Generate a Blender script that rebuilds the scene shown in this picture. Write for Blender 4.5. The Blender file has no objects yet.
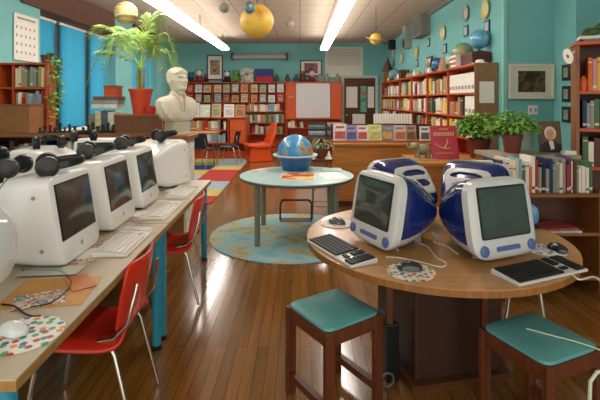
import bpy, math, random
from mathutils import Vector, Matrix
random.seed(7)
R = math.radians
scene = bpy.context.scene
COL = scene.collection

# ---------------------------------------------------------------- camera, world, exposure
EYE, F = 1.46, 440.0
cam_data = bpy.data.cameras.new('camera')
cam_data.sensor_width = 36.0
cam_data.lens = F * 36.0 / 600.0
cam_data.shift_y = -100.0 / 600.0
cam_data.clip_start = 0.05
camera = bpy.data.objects.new('camera', cam_data)
COL.objects.link(camera)
camera.location = (0, 0, EYE)
camera.rotation_euler = (R(90), 0, 0)
scene.camera = camera

world = bpy.data.worlds.new('world')
scene.world = world
world.use_nodes = True
bg = world.node_tree.nodes['Background']
bg.inputs[0].default_value = (1.0, 0.95, 0.88, 1)
bg.inputs[1].default_value = 1.6

vs = scene.view_settings
vs.view_transform = 'Standard'
vs.look = 'None'
vs.exposure = 0.06
vs.gamma = 1.0
vs.use_curve_mapping = False

LAMP_STRENGTH = 19.0          # ceiling fluorescents
DAYLIGHT = 18.0              # watts, daylight outside each window bay

def area_light(name, loc, rot, sx, sy, watts, colour):
    d = bpy.data.lights.new(name, 'AREA')
    d.shape = 'RECTANGLE'; d.size = sx; d.size_y = sy
    d.energy = watts; d.color = colour
    o = bpy.data.objects.new(name, d); COL.objects.link(o)
    o.location = loc; o.rotation_euler = rot
    return o
# daylight arriving outside the two window bays of the left wall
area_light('window_daylight', (-4.75, 7.95, 1.9), (0, R(-90), 0), 2.0, 2.8, DAYLIGHT * 3, (0.75, 0.9, 1.0))
area_light('window_daylight', (-4.75, 10.7, 1.9), (0, R(-90), 0), 2.0, 1.8, DAYLIGHT * 2, (0.75, 0.9, 1.0))

# ---------------------------------------------------------------- pixel helpers (600 x 400 frame)
def P(u, v, Y):
    return Vector(((u - 300) / F * Y, Y, EYE - (v - 100) / F * Y))
def G(u, v, z):
    Y = F * (EYE - z) / (v - 100)
    return Vector(((u - 300) / F * Y, Y, z))

# ---------------------------------------------------------------- materials
def lin(h):
    h = h.lstrip('#')
    c = [int(h[i:i + 2], 16) / 255 for i in (0, 2, 4)]
    return tuple((x / 12.92 if x <= .04045 else ((x + .055) / 1.055) ** 2.4) for x in c) + (1,)
MATS = {}
def mat(name, colour, rough=.5, metal=0, vary=0.0, scale=12, coat=0, trans=0, alpha=1, emit=0, spec=.5, bump=0, stretch=None, ior=1.45):
    if name in MATS: return MATS[name]
    m = bpy.data.materials.new(name); m.use_nodes = True
    nt = m.node_tree; b = nt.nodes['Principled BSDF']
    c = lin(colour)
    b.inputs['Base Color'].default_value = c
    b.inputs['Roughness'].default_value = rough
    b.inputs['Metallic'].default_value = metal
    b.inputs['Coat Weight'].default_value = coat
    b.inputs['Coat Roughness'].default_value = .08
    b.inputs['Transmission Weight'].default_value = trans
    b.inputs['Specular IOR Level'].default_value = spec
    b.inputs['IOR'].default_value = ior
    if emit:
        b.inputs['Emission Color'].default_value = c
        b.inputs['Emission Strength'].default_value = emit
    if vary or bump:
        tc = nt.nodes.new('ShaderNodeTexCoord'); no = nt.nodes.new('ShaderNodeTexNoise')
        no.inputs['Scale'].default_value = scale; no.inputs['Detail'].default_value = 4
        src = tc.outputs['Object']
        if stretch:
            mp = nt.nodes.new('ShaderNodeMapping'); mp.inputs['Scale'].default_value = stretch
            nt.links.new(src, mp.inputs[0]); src = mp.outputs[0]
        nt.links.new(src, no.inputs['Vector'])
        if vary:
            mx = nt.nodes.new('ShaderNodeValToRGB')
            lo = tuple(x * (1 - vary) for x in c[:3]) + (1,)
            hi = tuple(min(1, x * (1 + vary)) for x in c[:3]) + (1,)
            mx.color_ramp.elements[0].position = .3; mx.color_ramp.elements[0].color = lo
            mx.color_ramp.elements[1].position = .7; mx.color_ramp.elements[1].color = hi
            nt.links.new(no.outputs['Fac'], mx.inputs[0]); nt.links.new(mx.outputs[0], b.inputs['Base Color'])
        if bump:
            bp = nt.nodes.new('ShaderNodeBump'); bp.inputs['Strength'].default_value = bump; bp.inputs['Distance'].default_value = .01
            nt.links.new(no.outputs['Fac'], bp.inputs['Height']); nt.links.new(bp.outputs[0], b.inputs['Normal'])
    MATS[name] = m
    return m
def wood(name, colour, rough=.4, axis=0, vary=.28, scale=3.0, coat=0):
    s = [14, 14, 14]; s[axis] = 1.0
    return mat(name, colour, rough, vary=vary, scale=scale, stretch=s, coat=coat)
def ramp_mat(name, stops, scale, rough=.6, detail=5, coat=0, stretch=None, constant=True):
    """noise mapped through flat colour bands: maps, printed covers, clutter"""
    if name in MATS: return MATS[name]
    m = bpy.data.materials.new(name); m.use_nodes = True
    nt = m.node_tree; b = nt.nodes['Principled BSDF']
    tc = nt.nodes.new('ShaderNodeTexCoord'); no = nt.nodes.new('ShaderNodeTexNoise'); cr = nt.nodes.new('ShaderNodeValToRGB')
    no.inputs['Scale'].default_value = scale; no.inputs['Detail'].default_value = detail
    src = tc.outputs['Object']
    if stretch:
        mp = nt.nodes.new('ShaderNodeMapping'); mp.inputs['Scale'].default_value = stretch
        nt.links.new(src, mp.inputs[0]); src = mp.outputs[0]
    nt.links.new(src, no.inputs['Vector']); nt.links.new(no.outputs['Fac'], cr.inputs[0])
    if constant: cr.color_ramp.interpolation = 'CONSTANT'
    while len(cr.color_ramp.elements) < len(stops): cr.color_ramp.elements.new(.5)
    for e, (p, h) in zip(cr.color_ramp.elements, stops):
        e.position = p; e.color = lin(h)
    nt.links.new(cr.outputs[0], b.inputs['Base Color'])
    b.inputs['Roughness'].default_value = rough; b.inputs['Coat Weight'].default_value = coat
    MATS[name] = m
    return m
def dots_mat(name, base, cols, scale, rough=.35):
    """voronoi confetti dots of several colours on a plain ground"""
    m = bpy.data.materials.new(name); m.use_nodes = True
    nt = m.node_tree; b = nt.nodes['Principled BSDF']
    tc = nt.nodes.new('ShaderNodeTexCoord'); vo = nt.nodes.new('ShaderNodeTexVoronoi'); vo.voronoi_dimensions = '2D'
    vo.inputs['Scale'].default_value = scale; vo.inputs['Randomness'].default_value = .7
    nt.links.new(tc.outputs['Object'], vo.inputs['Vector'])
    sp = nt.nodes.new('ShaderNodeSeparateColor'); nt.links.new(vo.outputs['Color'], sp.inputs[0])
    cr = nt.nodes.new('ShaderNodeValToRGB'); cr.color_ramp.interpolation = 'CONSTANT'
    while len(cr.color_ramp.elements) < len(cols): cr.color_ramp.elements.new(.5)
    for i, (e, h) in enumerate(zip(cr.color_ramp.elements, cols)):
        e.position = i / len(cols); e.color = lin(h)
    nt.links.new(sp.outputs[0], cr.inputs[0])
    lt = nt.nodes.new('ShaderNodeMath'); lt.operation = 'LESS_THAN'; lt.inputs[1].default_value = .36
    nt.links.new(vo.outputs['Distance'], lt.inputs[0])
    mx = nt.nodes.new('ShaderNodeMix'); mx.data_type = 'RGBA'
    mx.inputs['A'].default_value = lin(base)
    nt.links.new(lt.outputs[0], mx.inputs['Factor']); nt.links.new(cr.outputs[0], mx.inputs['B'])
    nt.links.new(mx.outputs['Result'], b.inputs['Base Color'])
    b.inputs['Roughness'].default_value = rough
    MATS[name] = m
    return m
def grid_mat(name, base, line, bw, bh, mortar, rough=.8, rot=(0, 0, 0), offset=0.0, base2=None, noise=0, coat=0, bump=0, coords='Object'):
    """brick-texture grid: ceiling tiles, floor boards, calendars"""
    m = bpy.data.materials.new(name); m.use_nodes = True
    nt = m.node_tree; b = nt.nodes['Principled BSDF']
    tc = nt.nodes.new('ShaderNodeTexCoord'); mp = nt.nodes.new('ShaderNodeMapping'); br = nt.nodes.new('ShaderNodeTexBrick')
    mp.inputs['Rotation'].default_value = rot
    nt.links.new(tc.outputs[coords], mp.inputs[0]); nt.links.new(mp.outputs[0], br.inputs['Vector'])
    br.offset = offset; br.inputs['Scale'].default_value = 1
    br.inputs['Brick Width'].default_value = bw; br.inputs['Row Height'].default_value = bh
    br.inputs['Mortar Size'].default_value = mortar; br.inputs['Mortar Smooth'].default_value = .2
    br.inputs['Color1'].default_value = lin(base); br.inputs['Color2'].default_value = lin(base2 or base)
    br.inputs['Mortar'].default_value = lin(line)
    out = br.outputs['Color']
    if noise:
        no = nt.nodes.new('ShaderNodeTexNoise'); no.inputs['Scale'].default_value = 2.2; no.inputs['Detail'].default_value = 6
        mp2 = nt.nodes.new('ShaderNodeMapping'); mp2.inputs['Rotation'].default_value = rot; mp2.inputs['Scale'].default_value = (10, .8, 1)
        nt.links.new(tc.outputs[coords], mp2.inputs[0]); nt.links.new(mp2.outputs[0], no.inputs['Vector'])
        cr = nt.nodes.new('ShaderNodeValToRGB')
        cr.color_ramp.elements[0].position = .3; cr.color_ramp.elements[0].color = (1 - noise, 1 - noise, 1 - noise, 1)
        cr.color_ramp.elements[1].position = .7; cr.color_ramp.elements[1].color = (1, 1, 1, 1)
        nt.links.new(no.outputs['Fac'], cr.inputs[0])
        mx = nt.nodes.new('ShaderNodeMix'); mx.data_type = 'RGBA'; mx.blend_type = 'MULTIPLY'; mx.inputs['Factor'].default_value = 1
        nt.links.new(out, mx.inputs['A']); nt.links.new(cr.outputs[0], mx.inputs['B']); out = mx.outputs['Result']
        if bump:
            bp = nt.nodes.new('ShaderNodeBump'); bp.inputs['Strength'].default_value = bump; bp.inputs['Distance'].default_value = .004
            nt.links.new(no.outputs['Fac'], bp.inputs['Height']); nt.links.new(bp.outputs[0], b.inputs['Normal'])
    nt.links.new(out, b.inputs['Base Color'])
    b.inputs['Roughness'].default_value = rough; b.inputs['Coat Weight'].default_value = coat; b.inputs['Coat Roughness'].default_value = .12
    MATS[name] = m
    return m

# ---------------------------------------------------------------- mesh builder
class MB:
    def __init__(s): s.v = []; s.f = []; s.m = []; s.M = None
    def add(s, vs, fs, m=0):
        n = len(s.v)
        s.v += [tuple(s.M @ Vector(p)) if s.M else tuple(p) for p in vs]
        s.f += [tuple(i + n for i in f) for f in fs]; s.m += [m] * len(fs)
        return s
    def box(s, x0, x1, y0, y1, z0, z1, m=0):
        return s.add([(x0, y0, z0), (x1, y0, z0), (x1, y1, z0), (x0, y1, z0), (x0, y0, z1), (x1, y0, z1), (x1, y1, z1), (x0, y1, z1)],
                     [(0, 3, 2, 1), (4, 5, 6, 7), (0, 1, 5, 4), (1, 2, 6, 5), (2, 3, 7, 6), (3, 0, 4, 7)], m)
    def rings(s, rings, m=0, cap=True, closed=True):
        n = len(rings[0]); vs = [p for r in rings for p in r]; fs = []
        for i in range(len(rings) - 1):
            for j in range(n if closed else n - 1):
                k = (j + 1) % n
                fs.append((i * n + j, i * n + k, (i + 1) * n + k, (i + 1) * n + j))
        if cap:
            fs.append(tuple(range(n))[::-1]); fs.append(tuple((len(rings) - 1) * n + j for j in range(n)))
        return s.add(vs, fs, m)
    def lathe(s, prof, seg=20, c=(0, 0, 0), m=0, cap=True):
        return s.rings([[(c[0] + r * math.cos(2 * math.pi * j / seg), c[1] + r * math.sin(2 * math.pi * j / seg), c[2] + z) for j in range(seg)] for r, z in prof], m, cap)
    def cyl(s, c, r, h, seg=16, r2=None, m=0): return s.lathe([(r, 0), (r if r2 is None else r2, h)], seg, c, m)
    def ball(s, c, r, seg=20, m=0, sc=(1, 1, 1), n=12):
        rg = []
        for i in range(n + 1):
            a = -math.pi / 2 + math.pi * min(max(i / n, .01), .99)
            rg.append([(c[0] + sc[0] * r * math.cos(a) * math.cos(2 * math.pi * j / seg), c[1] + sc[1] * r * math.cos(a) * math.sin(2 * math.pi * j / seg), c[2] + sc[2] * r * math.sin(a)) for j in range(seg)])
        return s.rings(rg, m)
    def tube(s, pts, r, seg=8, m=0, r2=None):
        pts = [Vector(p) for p in pts]; n = len(pts); rg = []; up = None
        for i, p in enumerate(pts):
            d = (pts[min(i + 1, n - 1)] - pts[max(i - 1, 0)]).normalized()
            if up is None: up = Vector((0, 0, 1)) if abs(d.z) < .9 else Vector((1, 0, 0))
            a = d.cross(up).normalized(); b2 = a.cross(d).normalized(); up = b2
            rr = r if r2 is None else r + (r2 - r) * i / max(1, n - 1)
            rg.append([tuple(p + rr * (a * math.cos(2 * math.pi * j / seg) + b2 * math.sin(2 * math.pi * j / seg))) for j in range(seg)])
        return s.rings(rg, m)
    def bar(s, a, b, w, d, m=0):
        """square bar from a to b"""
        a, b = Vector(a), Vector(b); t = (b - a).normalized()
        u = t.cross(Vector((0, 1, 0))) if abs(t.y) < .9 else t.cross(Vector((1, 0, 0)))
        u.normalize(); q = u.cross(t).normalized()
        rg = [[tuple(p + u * (sx * w / 2) + q * (sy * d / 2)) for sx, sy in ((-1, -1), (1, -1), (1, 1), (-1, 1))] for p in (a, b)]
        return s.rings(rg, m)
    def prism(s, poly, z0, z1, m=0):
        return s.rings([[(x, y, z0) for x, y in poly], [(x, y, z1) for x, y in poly]], m)
    def build(s, name, mats, parent=None, smooth=False, bev=0, loc=None, rot=None, sub=0, seg=2):
        me = bpy.data.meshes.new(name); me.from_pydata(s.v, [], s.f)
        if not isinstance(mats, (list, tuple)): mats = [mats]
        for x in mats: me.materials.append(x)
        me.polygons.foreach_set('material_index', s.m)
        me.update()
        if smooth:
            me.polygons.foreach_set('use_smooth', [True] * len(me.polygons))
        o = bpy.data.objects.new(name, me); COL.objects.link(o)
        if parent: o.parent = parent
        if loc is not None: o.location = loc
        if rot is not None: o.rotation_euler = rot
        if bev:
            b = o.modifiers.new('bevel', 'BEVEL'); b.width = bev; b.segments = seg; b.limit_method = 'ANGLE'; b.angle_limit = R(40)
        if sub:
            b = o.modifiers.new('sub', 'SUBSURF'); b.levels = sub; b.render_levels = sub
        if smooth and not sub:
            bpy.context.view_layer.objects.active = o
            me.set_sharp_from_angle(angle=R(40))
        return o
def box_mb(*a, m=0): return MB().box(*a, m=m)
def tag(o, label, cat, group=None, kind=None):
    o['label'] = label; o['category'] = cat
    if group: o['group'] = group
    if kind: o['kind'] = kind
    return o
def thing(name, label, cat, loc=(0, 0, 0), rz=0, group=None):
    o = bpy.data.objects.new(name, None); COL.objects.link(o); o.empty_display_size = .1
    o.location = loc; o.rotation_euler = (0, 0, rz)
    return tag(o, label, cat, group)
def struct(name, mb, m, **k):
    o = mb.build(name, m, **k); o['kind'] = 'structure'
    return o
def copy_tree(o, parent=None):
    c = o.copy(); COL.objects.link(c); c.parent = parent
    for ch in list(o.children): copy_tree(ch, c)
    return c
def dup(o, loc, rz, label, group=None):
    c = copy_tree(o); c.location = loc; c.rotation_euler = (0, 0, rz); c['label'] = label
    if group: c['group'] = group
    return c
ORD = 'zeroth first second third fourth fifth sixth seventh eighth ninth tenth eleventh twelfth thirteenth fourteenth fifteenth sixteenth seventeenth eighteenth nineteenth twentieth'.split()
def nth(i):
    if i <= 20: return ORD[i]
    t, u = divmod(i, 10)
    tens = {2: 'twent', 3: 'thirt', 4: 'fort', 5: 'fift'}[t]
    return tens + 'ieth' if u == 0 else tens + 'y-' + ORD[u]
def sup(c, n):
    return math.copysign(abs(c) ** (2 / n), c)
def sring(y, hw, z0, z1, n=4, seg=40, x0=0, shear=0):
    zc, hh = (z0 + z1) / 2, (z1 - z0) / 2; out = []
    for j in range(seg):
        a = 2 * math.pi * (j + .5) / seg
        z = zc + hh * sup(math.sin(a), n)
        out.append((x0 + hw * sup(math.cos(a), n), y + shear * z, z))
    return out
# ---------------------------------------------------------------- the setting
TEAL = mat('teal_paint', '#78bab8', .75, vary=.04, scale=3)
TEAL_D = TEAL
M_FLOOR = grid_mat('floor_boards', '#92602a', '#432a0e', 1.9, .062, .0016, rough=.17, rot=(0, 0, R(90)), offset=.37, base2='#77501f', noise=.35, coat=.35, bump=.10)
M_CEIL = grid_mat('ceiling_tiles', '#c4b6a4', '#94877a', .61, .61, .011, rough=.9)
M_WALNUT = wood('brown_wood', '#8a5528', .45, axis=0)
M_WALNUT_Z = wood('brown_wood_upright', '#8a5528', .45, axis=2)
M_DKWOOD = wood('dark_wood', '#55301a', .45, axis=0)
M_DESK = wood('desk_wood', '#b0702f', .42, axis=0, vary=.2)
M_DESKZ = wood('desk_wood_upright', '#9a5c26', .42, axis=2, vary=.2)
M_REDW = wood('red_stained_wood', '#b8481c', .42, axis=0, vary=.18)
M_REDWZ = wood('red_stained_wood_upright', '#b8481c', .42, axis=2, vary=.18)
M_ORANGE = mat('orange_paint', '#cf5a22', .45)
M_WHITE = mat('white_paint', '#e9e6df', .6)
M_PAPER = mat('paper', '#e6e2d8', .8, vary=.03, scale=20)
M_BLACK = mat('black_plastic', '#131415', .35)
M_CHROME = mat('chrome', '#d8d4ca', .18, metal=1)
M_STEEL = mat('grey_steel', '#8b897f', .35, metal=.8)
M_SOFFIT = mat('brown_soffit', '#6b4a3c', .8, vary=.15, scale=40)

struct('floor', box_mb(-4.1, 4.6, -.6, 13.3, -.1, 0), M_FLOOR)
struct('ceiling', box_mb(-4.1, 4.6, -.6, 13.3, 3.17, 3.27), M_CEIL)
struct('wall_back', box_mb(-4.1, 4.6, 13.3, 13.4, -.1, 3.27), TEAL)
# left wall: plain, with two recessed window bays between piers
w = MB()
for y0, y1, z0, z1 in ((-.6, 6.35, 0, 3.17), (8.95, 9.85, 0, 3.17), (11.5, 13.3, 0, 3.17), (6.35, 8.95, 0, .95), (6.35, 8.95, 2.77, 3.17), (9.85, 11.5, 0, .95), (9.85, 11.5, 2.77, 3.17)):
    w.box(-4.1, -3.75, y0, y1, z0, z1)
struct('wall_left', w, TEAL)
# right wall steps out behind the tall bookcase
struct('wall_right', box_mb(2.57, 3.2, 5.54, 13.3, 0, 3.17).box(3.2, 4.6, 5.1, 13.3, 0, 3.17).box(4.5, 4.6, -.6, 5.1, 0, 3.17), TEAL)
struct('trim_corner', box_mb(2.555, 2.60, 5.525, 5.57, 0, 3.17), mat('pale_teal_trim', '#8cc4bb', .6))
struct('trim_ceiling', box_mb(2.53, 2.57, 5.6, 13.3, 3.12, 3.17), mat('grey_trim', '#6a7c77', .7))
struct('baseboard_back', box_mb(-3.75, 2.57, 13.28, 13.3, 0, .12), M_WALNUT)
struct('baseboard_left', box_mb(-3.75, -3.735, -.6, 13.28, 0, .12), M_WALNUT)
struct('trim_soffit', box_mb(-3.76, -3.70, 5.9, 8.8, 2.77, 3.165).box(-4.0, -3.75, 6.35, 8.8, 2.76, 2.775), M_SOFFIT)
struct('trim_soffit_rear', box_mb(-3.76, -3.70, 9.85, 11.5, 2.77, 3.165), M_SOFFIT)

# windows with drawn blue blinds
def blind_mat():
    m = bpy.data.materials.new('blue_blind_cloth'); m.use_nodes = True
    nt = m.node_tree; out = nt.nodes['Material Output']; nt.nodes.remove(nt.nodes['Principled BSDF'])
    d = nt.nodes.new('ShaderNodeBsdfDiffuse'); t = nt.nodes.new('ShaderNodeBsdfTranslucent'); mx = nt.nodes.new('ShaderNodeMixShader')
    d.inputs[0].default_value = lin('#3a93ad'); t.inputs[0].default_value = lin('#4a94ae'); mx.inputs[0].default_value = .55
    nt.links.new(d.outputs[0], mx.inputs[1]); nt.links.new(t.outputs[0], mx.inputs[2]); nt.links.new(mx.outputs[0], out.inputs[0])
    return m
M_BLIND = blind_mat()
M_WFRAME = mat('dark_window_frame', '#22252a', .5)
def window(n, y0, y1):
    fr = MB(); x0, x1 = -4.08, -4.03
    fr.box(x0, x1, y0, y1, .95, 1.0).box(x0, x1, y0, y1, 2.72, 2.77).box(x0, x1, y0, y0 + .05, 1.0, 2.72).box(x0, x1, y1 - .05, y1, 1.0, 2.72)
    for ym in ((7.12, 8.12) if n == 1 else ((y0 + y1) / 2,)): fr.box(x0 - .02, -3.942, ym - .07, ym + .11, 1.0, 2.72)
    o = struct('window_%d' % n, fr, M_WFRAME)
    g = box_mb(-4.06, -4.05, y0 + .05, y1 - .05, 1.0, 2.72).build('pane', mat('window_glass', '#e8f4f4', .02, trans=1), o)
    MB().box(-4.02, -3.72, y0, y1, .92, .955).build('sill', M_WHITE, o)
window(1, 6.35, 8.95); window(2, 9.85, 11.5)
def blind(y0, y1, label):
    t = thing('roller_blind', label, 'blind', (-3.93, (y0 + y1) / 2, 2.7))
    h = (y1 - y0) / 2; mb = MB(); n = 14; rg = []
    vs = []; fs = []
    for i in range(n + 1):
        y = -h + 2 * h * i / n; x = .006 * math.sin(i * 1.3)
        vs += [(x, y, 0), (x, y, -1.72)]
    for i in range(n): fs.append((2 * i, 2 * i + 1, 2 * i + 3, 2 * i + 2))
    mb.add(vs, fs).build('blind_cloth', M_BLIND, t)
    MB().tube([(0, -h, .01), (0, h, .01)], .022, 10).build('roller', M_WHITE, t)
    MB().box(-.008, .008, -h, h, -1.745, -1.72).build('bottom_rail', M_WHITE, t)
blind(6.37, 7.07, 'blue blind nearest the hanging calendar in the left windows')
blind(7.17, 8.07, 'blue blind just beyond the trailing vine, between two dark gaps')
blind(8.17, 8.93, 'blue blind behind the ends of the palm fronds')
blind(9.88, 11.47, 'blue blind behind the palm trunk and the marble bust')

# door at the back with papered glass
def door():
    x0, x1, zt = 1.33, 2.27, 2.12
    mb = MB().box(x0 - .08, x0, 13.24, 13.3, 0, zt + .08).box(x1, x1 + .08, 13.24, 13.3, 0, zt + .08).box(x0, x1, 13.24, 13.3, zt, zt + .08)
    fr = mb
    d = struct('door_1', box_mb(x0, x1, 13.26, 13.3, 0.01, zt), M_DKWOOD)
    o = fr.build('door_frame', mat('pale_green_frame', '#b9c7b4', .6), d)
    box_mb(x0 + .06, x0 + .40, 13.245, 13.262, 1.23, 1.86).build('pane', M_PAPER, d)
    box_mb(x1 - .23, x1 - .04, 13.245, 13.262, 1.23, 1.86).build('pane', M_PAPER, d)
    MB().ball((x0 + .07, 13.22, 1.0), .035, 12).build('knob', M_CHROME, d)
door()
def flat_on_back(name, label, cat, u0, u1, v0, v1, m, Y=13.29, th=.015, group=None):
    a, b = P(u0, v0, Y), P(u1, v1, Y)
    c = ((a.x + b.x) / 2, Y, b.z)
    hw = (b.x - a.x) / 2
    o = box_mb(-hw, hw, -th, 0, 0, a.z - b.z).build(name, m, loc=c)
    return tag(o, label, cat, group)
flat_on_back('notice', 'bright tall poster taped on the middle of the brown door', 'poster', 360.5, 366.5, 86, 112, ramp_mat('door_poster', [(0, '#3a8f86'), (.45, '#62b0a0'), (.52, '#a57a3a'), (.6, '#c9772c')], 4, stretch=(1, 1, 1)), Y=13.255)
flat_on_back('notice', 'white sheet of paper low on the brown door', 'notice', 352.5, 365, 114, 126, M_PAPER, Y=13.255)

# ---------------------------------------------------------------- ceiling lamps
M_TUBE = mat('lamp_diffuser', '#fff6ee', .5, emit=LAMP_STRENGTH)
def lamp(x, label):
    t = thing('fluorescent_lamp', label, 'ceiling lamp', (x, 7.4, 2.8), group='long fluorescent lamps under the ceiling')
    L = 4.4
    MB().box(-.10, .10, -L, L, 0, .055).build('diffuser', M_TUBE, t, bev=.01)
    MB().box(-.06, .06, -L, L, .055, .12).build('housing', M_WHITE, t)
    for y in (-4.0, -1.4, 1.4, 4.0):
        MB().cyl((0, y, .12), .008, .25, 8).build('hanger', M_STEEL, t)
lamp(-2.0, 'long white fluorescent lamp running above the bust and palm')
lamp(.65, 'long white fluorescent lamp running above the whiteboard')
# ---------------------------------------------------------------- books
BOOKCOLS = [('white', '#e4ddcf'), ('cream', '#d8c7a0'), ('red', '#a5281e'), ('navy', '#1f2f58'), ('green', '#4d7048'), ('tan', '#b08a58'),
            ('grey', '#8d8d88'), ('brown', '#5b3420'), ('blue', '#7fa6bd'), ('yellow', '#d7b242'), ('black', '#1d1d20'), ('orange', '#cf6a25'), ('purple', '#5d4068'), ('pink', '#c98a8c')]
BOOKMESH = {}
M_PAGES = mat('book_pages', '#dccfae', .9)
def book_mesh(ci, kind):
    k = (ci, kind)
    if k in BOOKMESH: return BOOKMESH[k]
    cname, hx = BOOKCOLS[ci]
    mb = MB()
    mb.box(-.5, -.40, 0, 1, 0, 1).box(.40, .5, 0, 1, 0, 1).box(-.40, .40, .04, .97, .015, .985, m=1)
    # spine with bands
    z = [0, .10, .18, .62, .86, 1.0] if kind == 0 else ([0, .45, .55, .84, .88, 1.0] if kind == 1 else [0, .3, .7, .75, .95, 1.0])
    mm = [0, 2, 0, 0, 0] if kind == 0 else ([0, 0, 0, 2, 0] if kind == 1 else [0, 0, 0, 0, 0])
    for a, b, m in zip(z, z[1:], mm): mb.box(-.42, .42, -.03, .04, a, b, m=m)
    lab = '#d9cfae' if cname not in ('white', 'cream', 'yellow') else ['#8a3b2c', '#46607c', '#6b6a58'][ci % 3]
    o = mb.build('book', [mat('cloth_' + cname.replace(' ', '_'), hx, .6), M_PAGES, mat('spine_label_%s' % lab[1:], lab, .6)])
    me = o.data; bpy.data.objects.remove(o)
    BOOKMESH[k] = me
    return me
def book_row(base, rz, x0, x1, z, hmin, hmax, wmin, wmax, where, group, cols=None, depth=.17, gap_p=.04, setback=.03, lean_p=.05, wts=None, first=1):
    """books standing side by side; base/rz = the shelf unit's origin and turn; x0..x1 along its front"""
    rnd = random.Random(where)
    x = x0; i = 0; out = []
    ids = cols or list(range(len(BOOKCOLS)))
    M = Matrix.Translation(base) @ Matrix.Rotation(rz, 4, 'Z')
    while True:
        wd = rnd.uniform(wmin, wmax)
        if x + wd > x1: break
        if rnd.random() < gap_p: x += wd * 1.2; continue
        h = rnd.uniform(hmin, hmax); ci = rnd.choice(ids); i += 1
        o = bpy.data.objects.new('book', book_mesh(ci, rnd.randrange(3))); COL.objects.link(o)
        o.scale = (wd * .97, depth * rnd.uniform(.85, 1), h)
        o.location = M @ Vector((x + wd / 2, setback + rnd.uniform(0, .015), z + .001)); o.rotation_euler = (0, 0, rz)
        tag(o, '%s book, %s from the left %s' % (BOOKCOLS[ci][0], nth(i), where), 'book', group)
        out.append(o); x += wd
    return out
# ---------------------------------------------------------------- bookcases
def bookcase(name, label, loc, rz, W, D, H, levels, m, mz, uprights=(), back=None, top=True, edge=.025, base_h=.1, cat='bookcase', backm=None):
    """local frame: front at y = 0 looking to -y, x from 0 to W"""
    t = thing(name, label, cat, loc, rz)
    e = edge
    for x in (0, W - e): box_mb(x, x + e, 0, D, 0, H - e).build('side_panel', mz, t)
    for x in uprights: box_mb(x - e / 2, x + e / 2, .005, D - .012, base_h, H - e).build('upright', mz, t)
    for z in levels: box_mb(e, W - e, .003, D - .012, z - e, z).build('shelf', m, t)
    if top: box_mb(-.01, W + .01, -.012, D, H - e, H).build('top', m, t)
    box_mb(e, W - e, D - .012, D, 0, H - e).build('back_panel', backm or m, t)
    box_mb(e, W - e, .02, .04, 0, base_h).build('kick_board', m, t)
    return t
M_SHELFDK = mat('shelf_back_shade', '#6d2f18', .7)
# back wall: red bookcases each side of the whiteboard
XB0, XB1 = -3.66, -.42
BZ = [.1, .45, .79, 1.12, 1.40, 1.69]
bookcase('bookcase', 'tall red-brown bookcase along the back wall left of the whiteboard', (XB0, 13.0, 0), 0, XB1 - XB0, .27, 1.99, BZ, M_REDW, M_REDWZ, uprights=(1.08, 2.16))
RB = (XB0, 13.0, 0)
G1 = 'books in the red bookcase on the back wall'
def mixhex(a, b, t=.45):
    A = [int(a[i:i + 2], 16) for i in (1, 3, 5)]; B = [int(b[i:i + 2], 16) for i in (1, 3, 5)]
    return '#%02x%02x%02x' % tuple(int(p + (q - p) * t) for p, q in zip(A, B))
def face_out(base, rz, xs, z, hs, ws, where, group, cols, cat='book', name='picture_book', lean=.10, yoff=.03, kinds=('picture book',)):
    M = Matrix.Translation(base) @ Matrix.Rotation(rz, 4, 'Z')
    rnd = random.Random(where)
    for i, x in enumerate(xs):
        h = rnd.uniform(*hs); wd = rnd.uniform(*ws); cn, hx, hx2 = cols[rnd.randrange(len(cols))] if isinstance(cols, list) else cols[i]
        mb = MB(); mb.box(-wd / 2, wd / 2, 0, .012, 0, h)
        mb.box(-wd * .36, wd * .36, -.0015, 0, h * .12, h * .62, m=1).box(-wd * .40, wd * .40, -.0015, 0, h * .74, h * .88, m=2)
        o = mb.build(name, [mat('cover_' + cn.replace(' ', '_'), hx, .45), mat('cover_art_' + cn.replace(' ', '_'), mixhex(hx, hx2), .45, vary=.35, scale=18), mat('cover_band_' + cn.replace(' ', '_'), mixhex(hx, hx2), .5)])
        o.location = M @ Vector((x, yoff, z + .001)); o.rotation_euler = (-lean, 0, rz)
        tag(o, '%s %s, %s from the left %s' % (cn, kinds[0], nth(i + 1), where), cat, group)
COVERS = [('white', '#dcd7cb', '#7d8fa0'), ('orange', '#c98a5c', '#8b3d22'), ('cream', '#cdb98f', '#8b5a3a'), ('grey', '#98958d', '#d8d4c8'), ('pale green', '#a9b48c', '#5c6a44'),
          ('tan', '#b98c5c', '#6b3d22'), ('pale blue', '#93b3be', '#48677a'), ('red', '#b03a28', '#e0c9a0'), ('brown', '#7a4a30', '#c99a6a')]
face_out(RB, 0, [.15, .40, .65, .91, 1.22, 1.48, 1.74, 2.01, 2.30, 2.56, 2.82, 3.08], 1.69, (.21, .26), (.17, .215), 'on the top shelf of the back bookcase', G1, COVERS)
face_out(RB, 0, [.15, .40, .65, .91, 1.22, 1.48, 1.74, 2.01, 2.30, 2.56, 2.82, 3.08], 1.40, (.20, .25), (.165, .21), 'on the second shelf of the back bookcase', G1, COVERS)
LIGHTC = [0, 0, 1, 1, 5, 6, 6, 4, 8, 2, 9]
for z, nm, hh in ((1.12, 'third', .24), (.79, 'fourth', .27), (.45, 'fifth', .27)):
    book_row(RB, 0, 1.75, 3.2, z, hh * .75, hh, .065, .095, 'on the %s shelf of the back bookcase' % nm, G1, LIGHTC)
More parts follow.
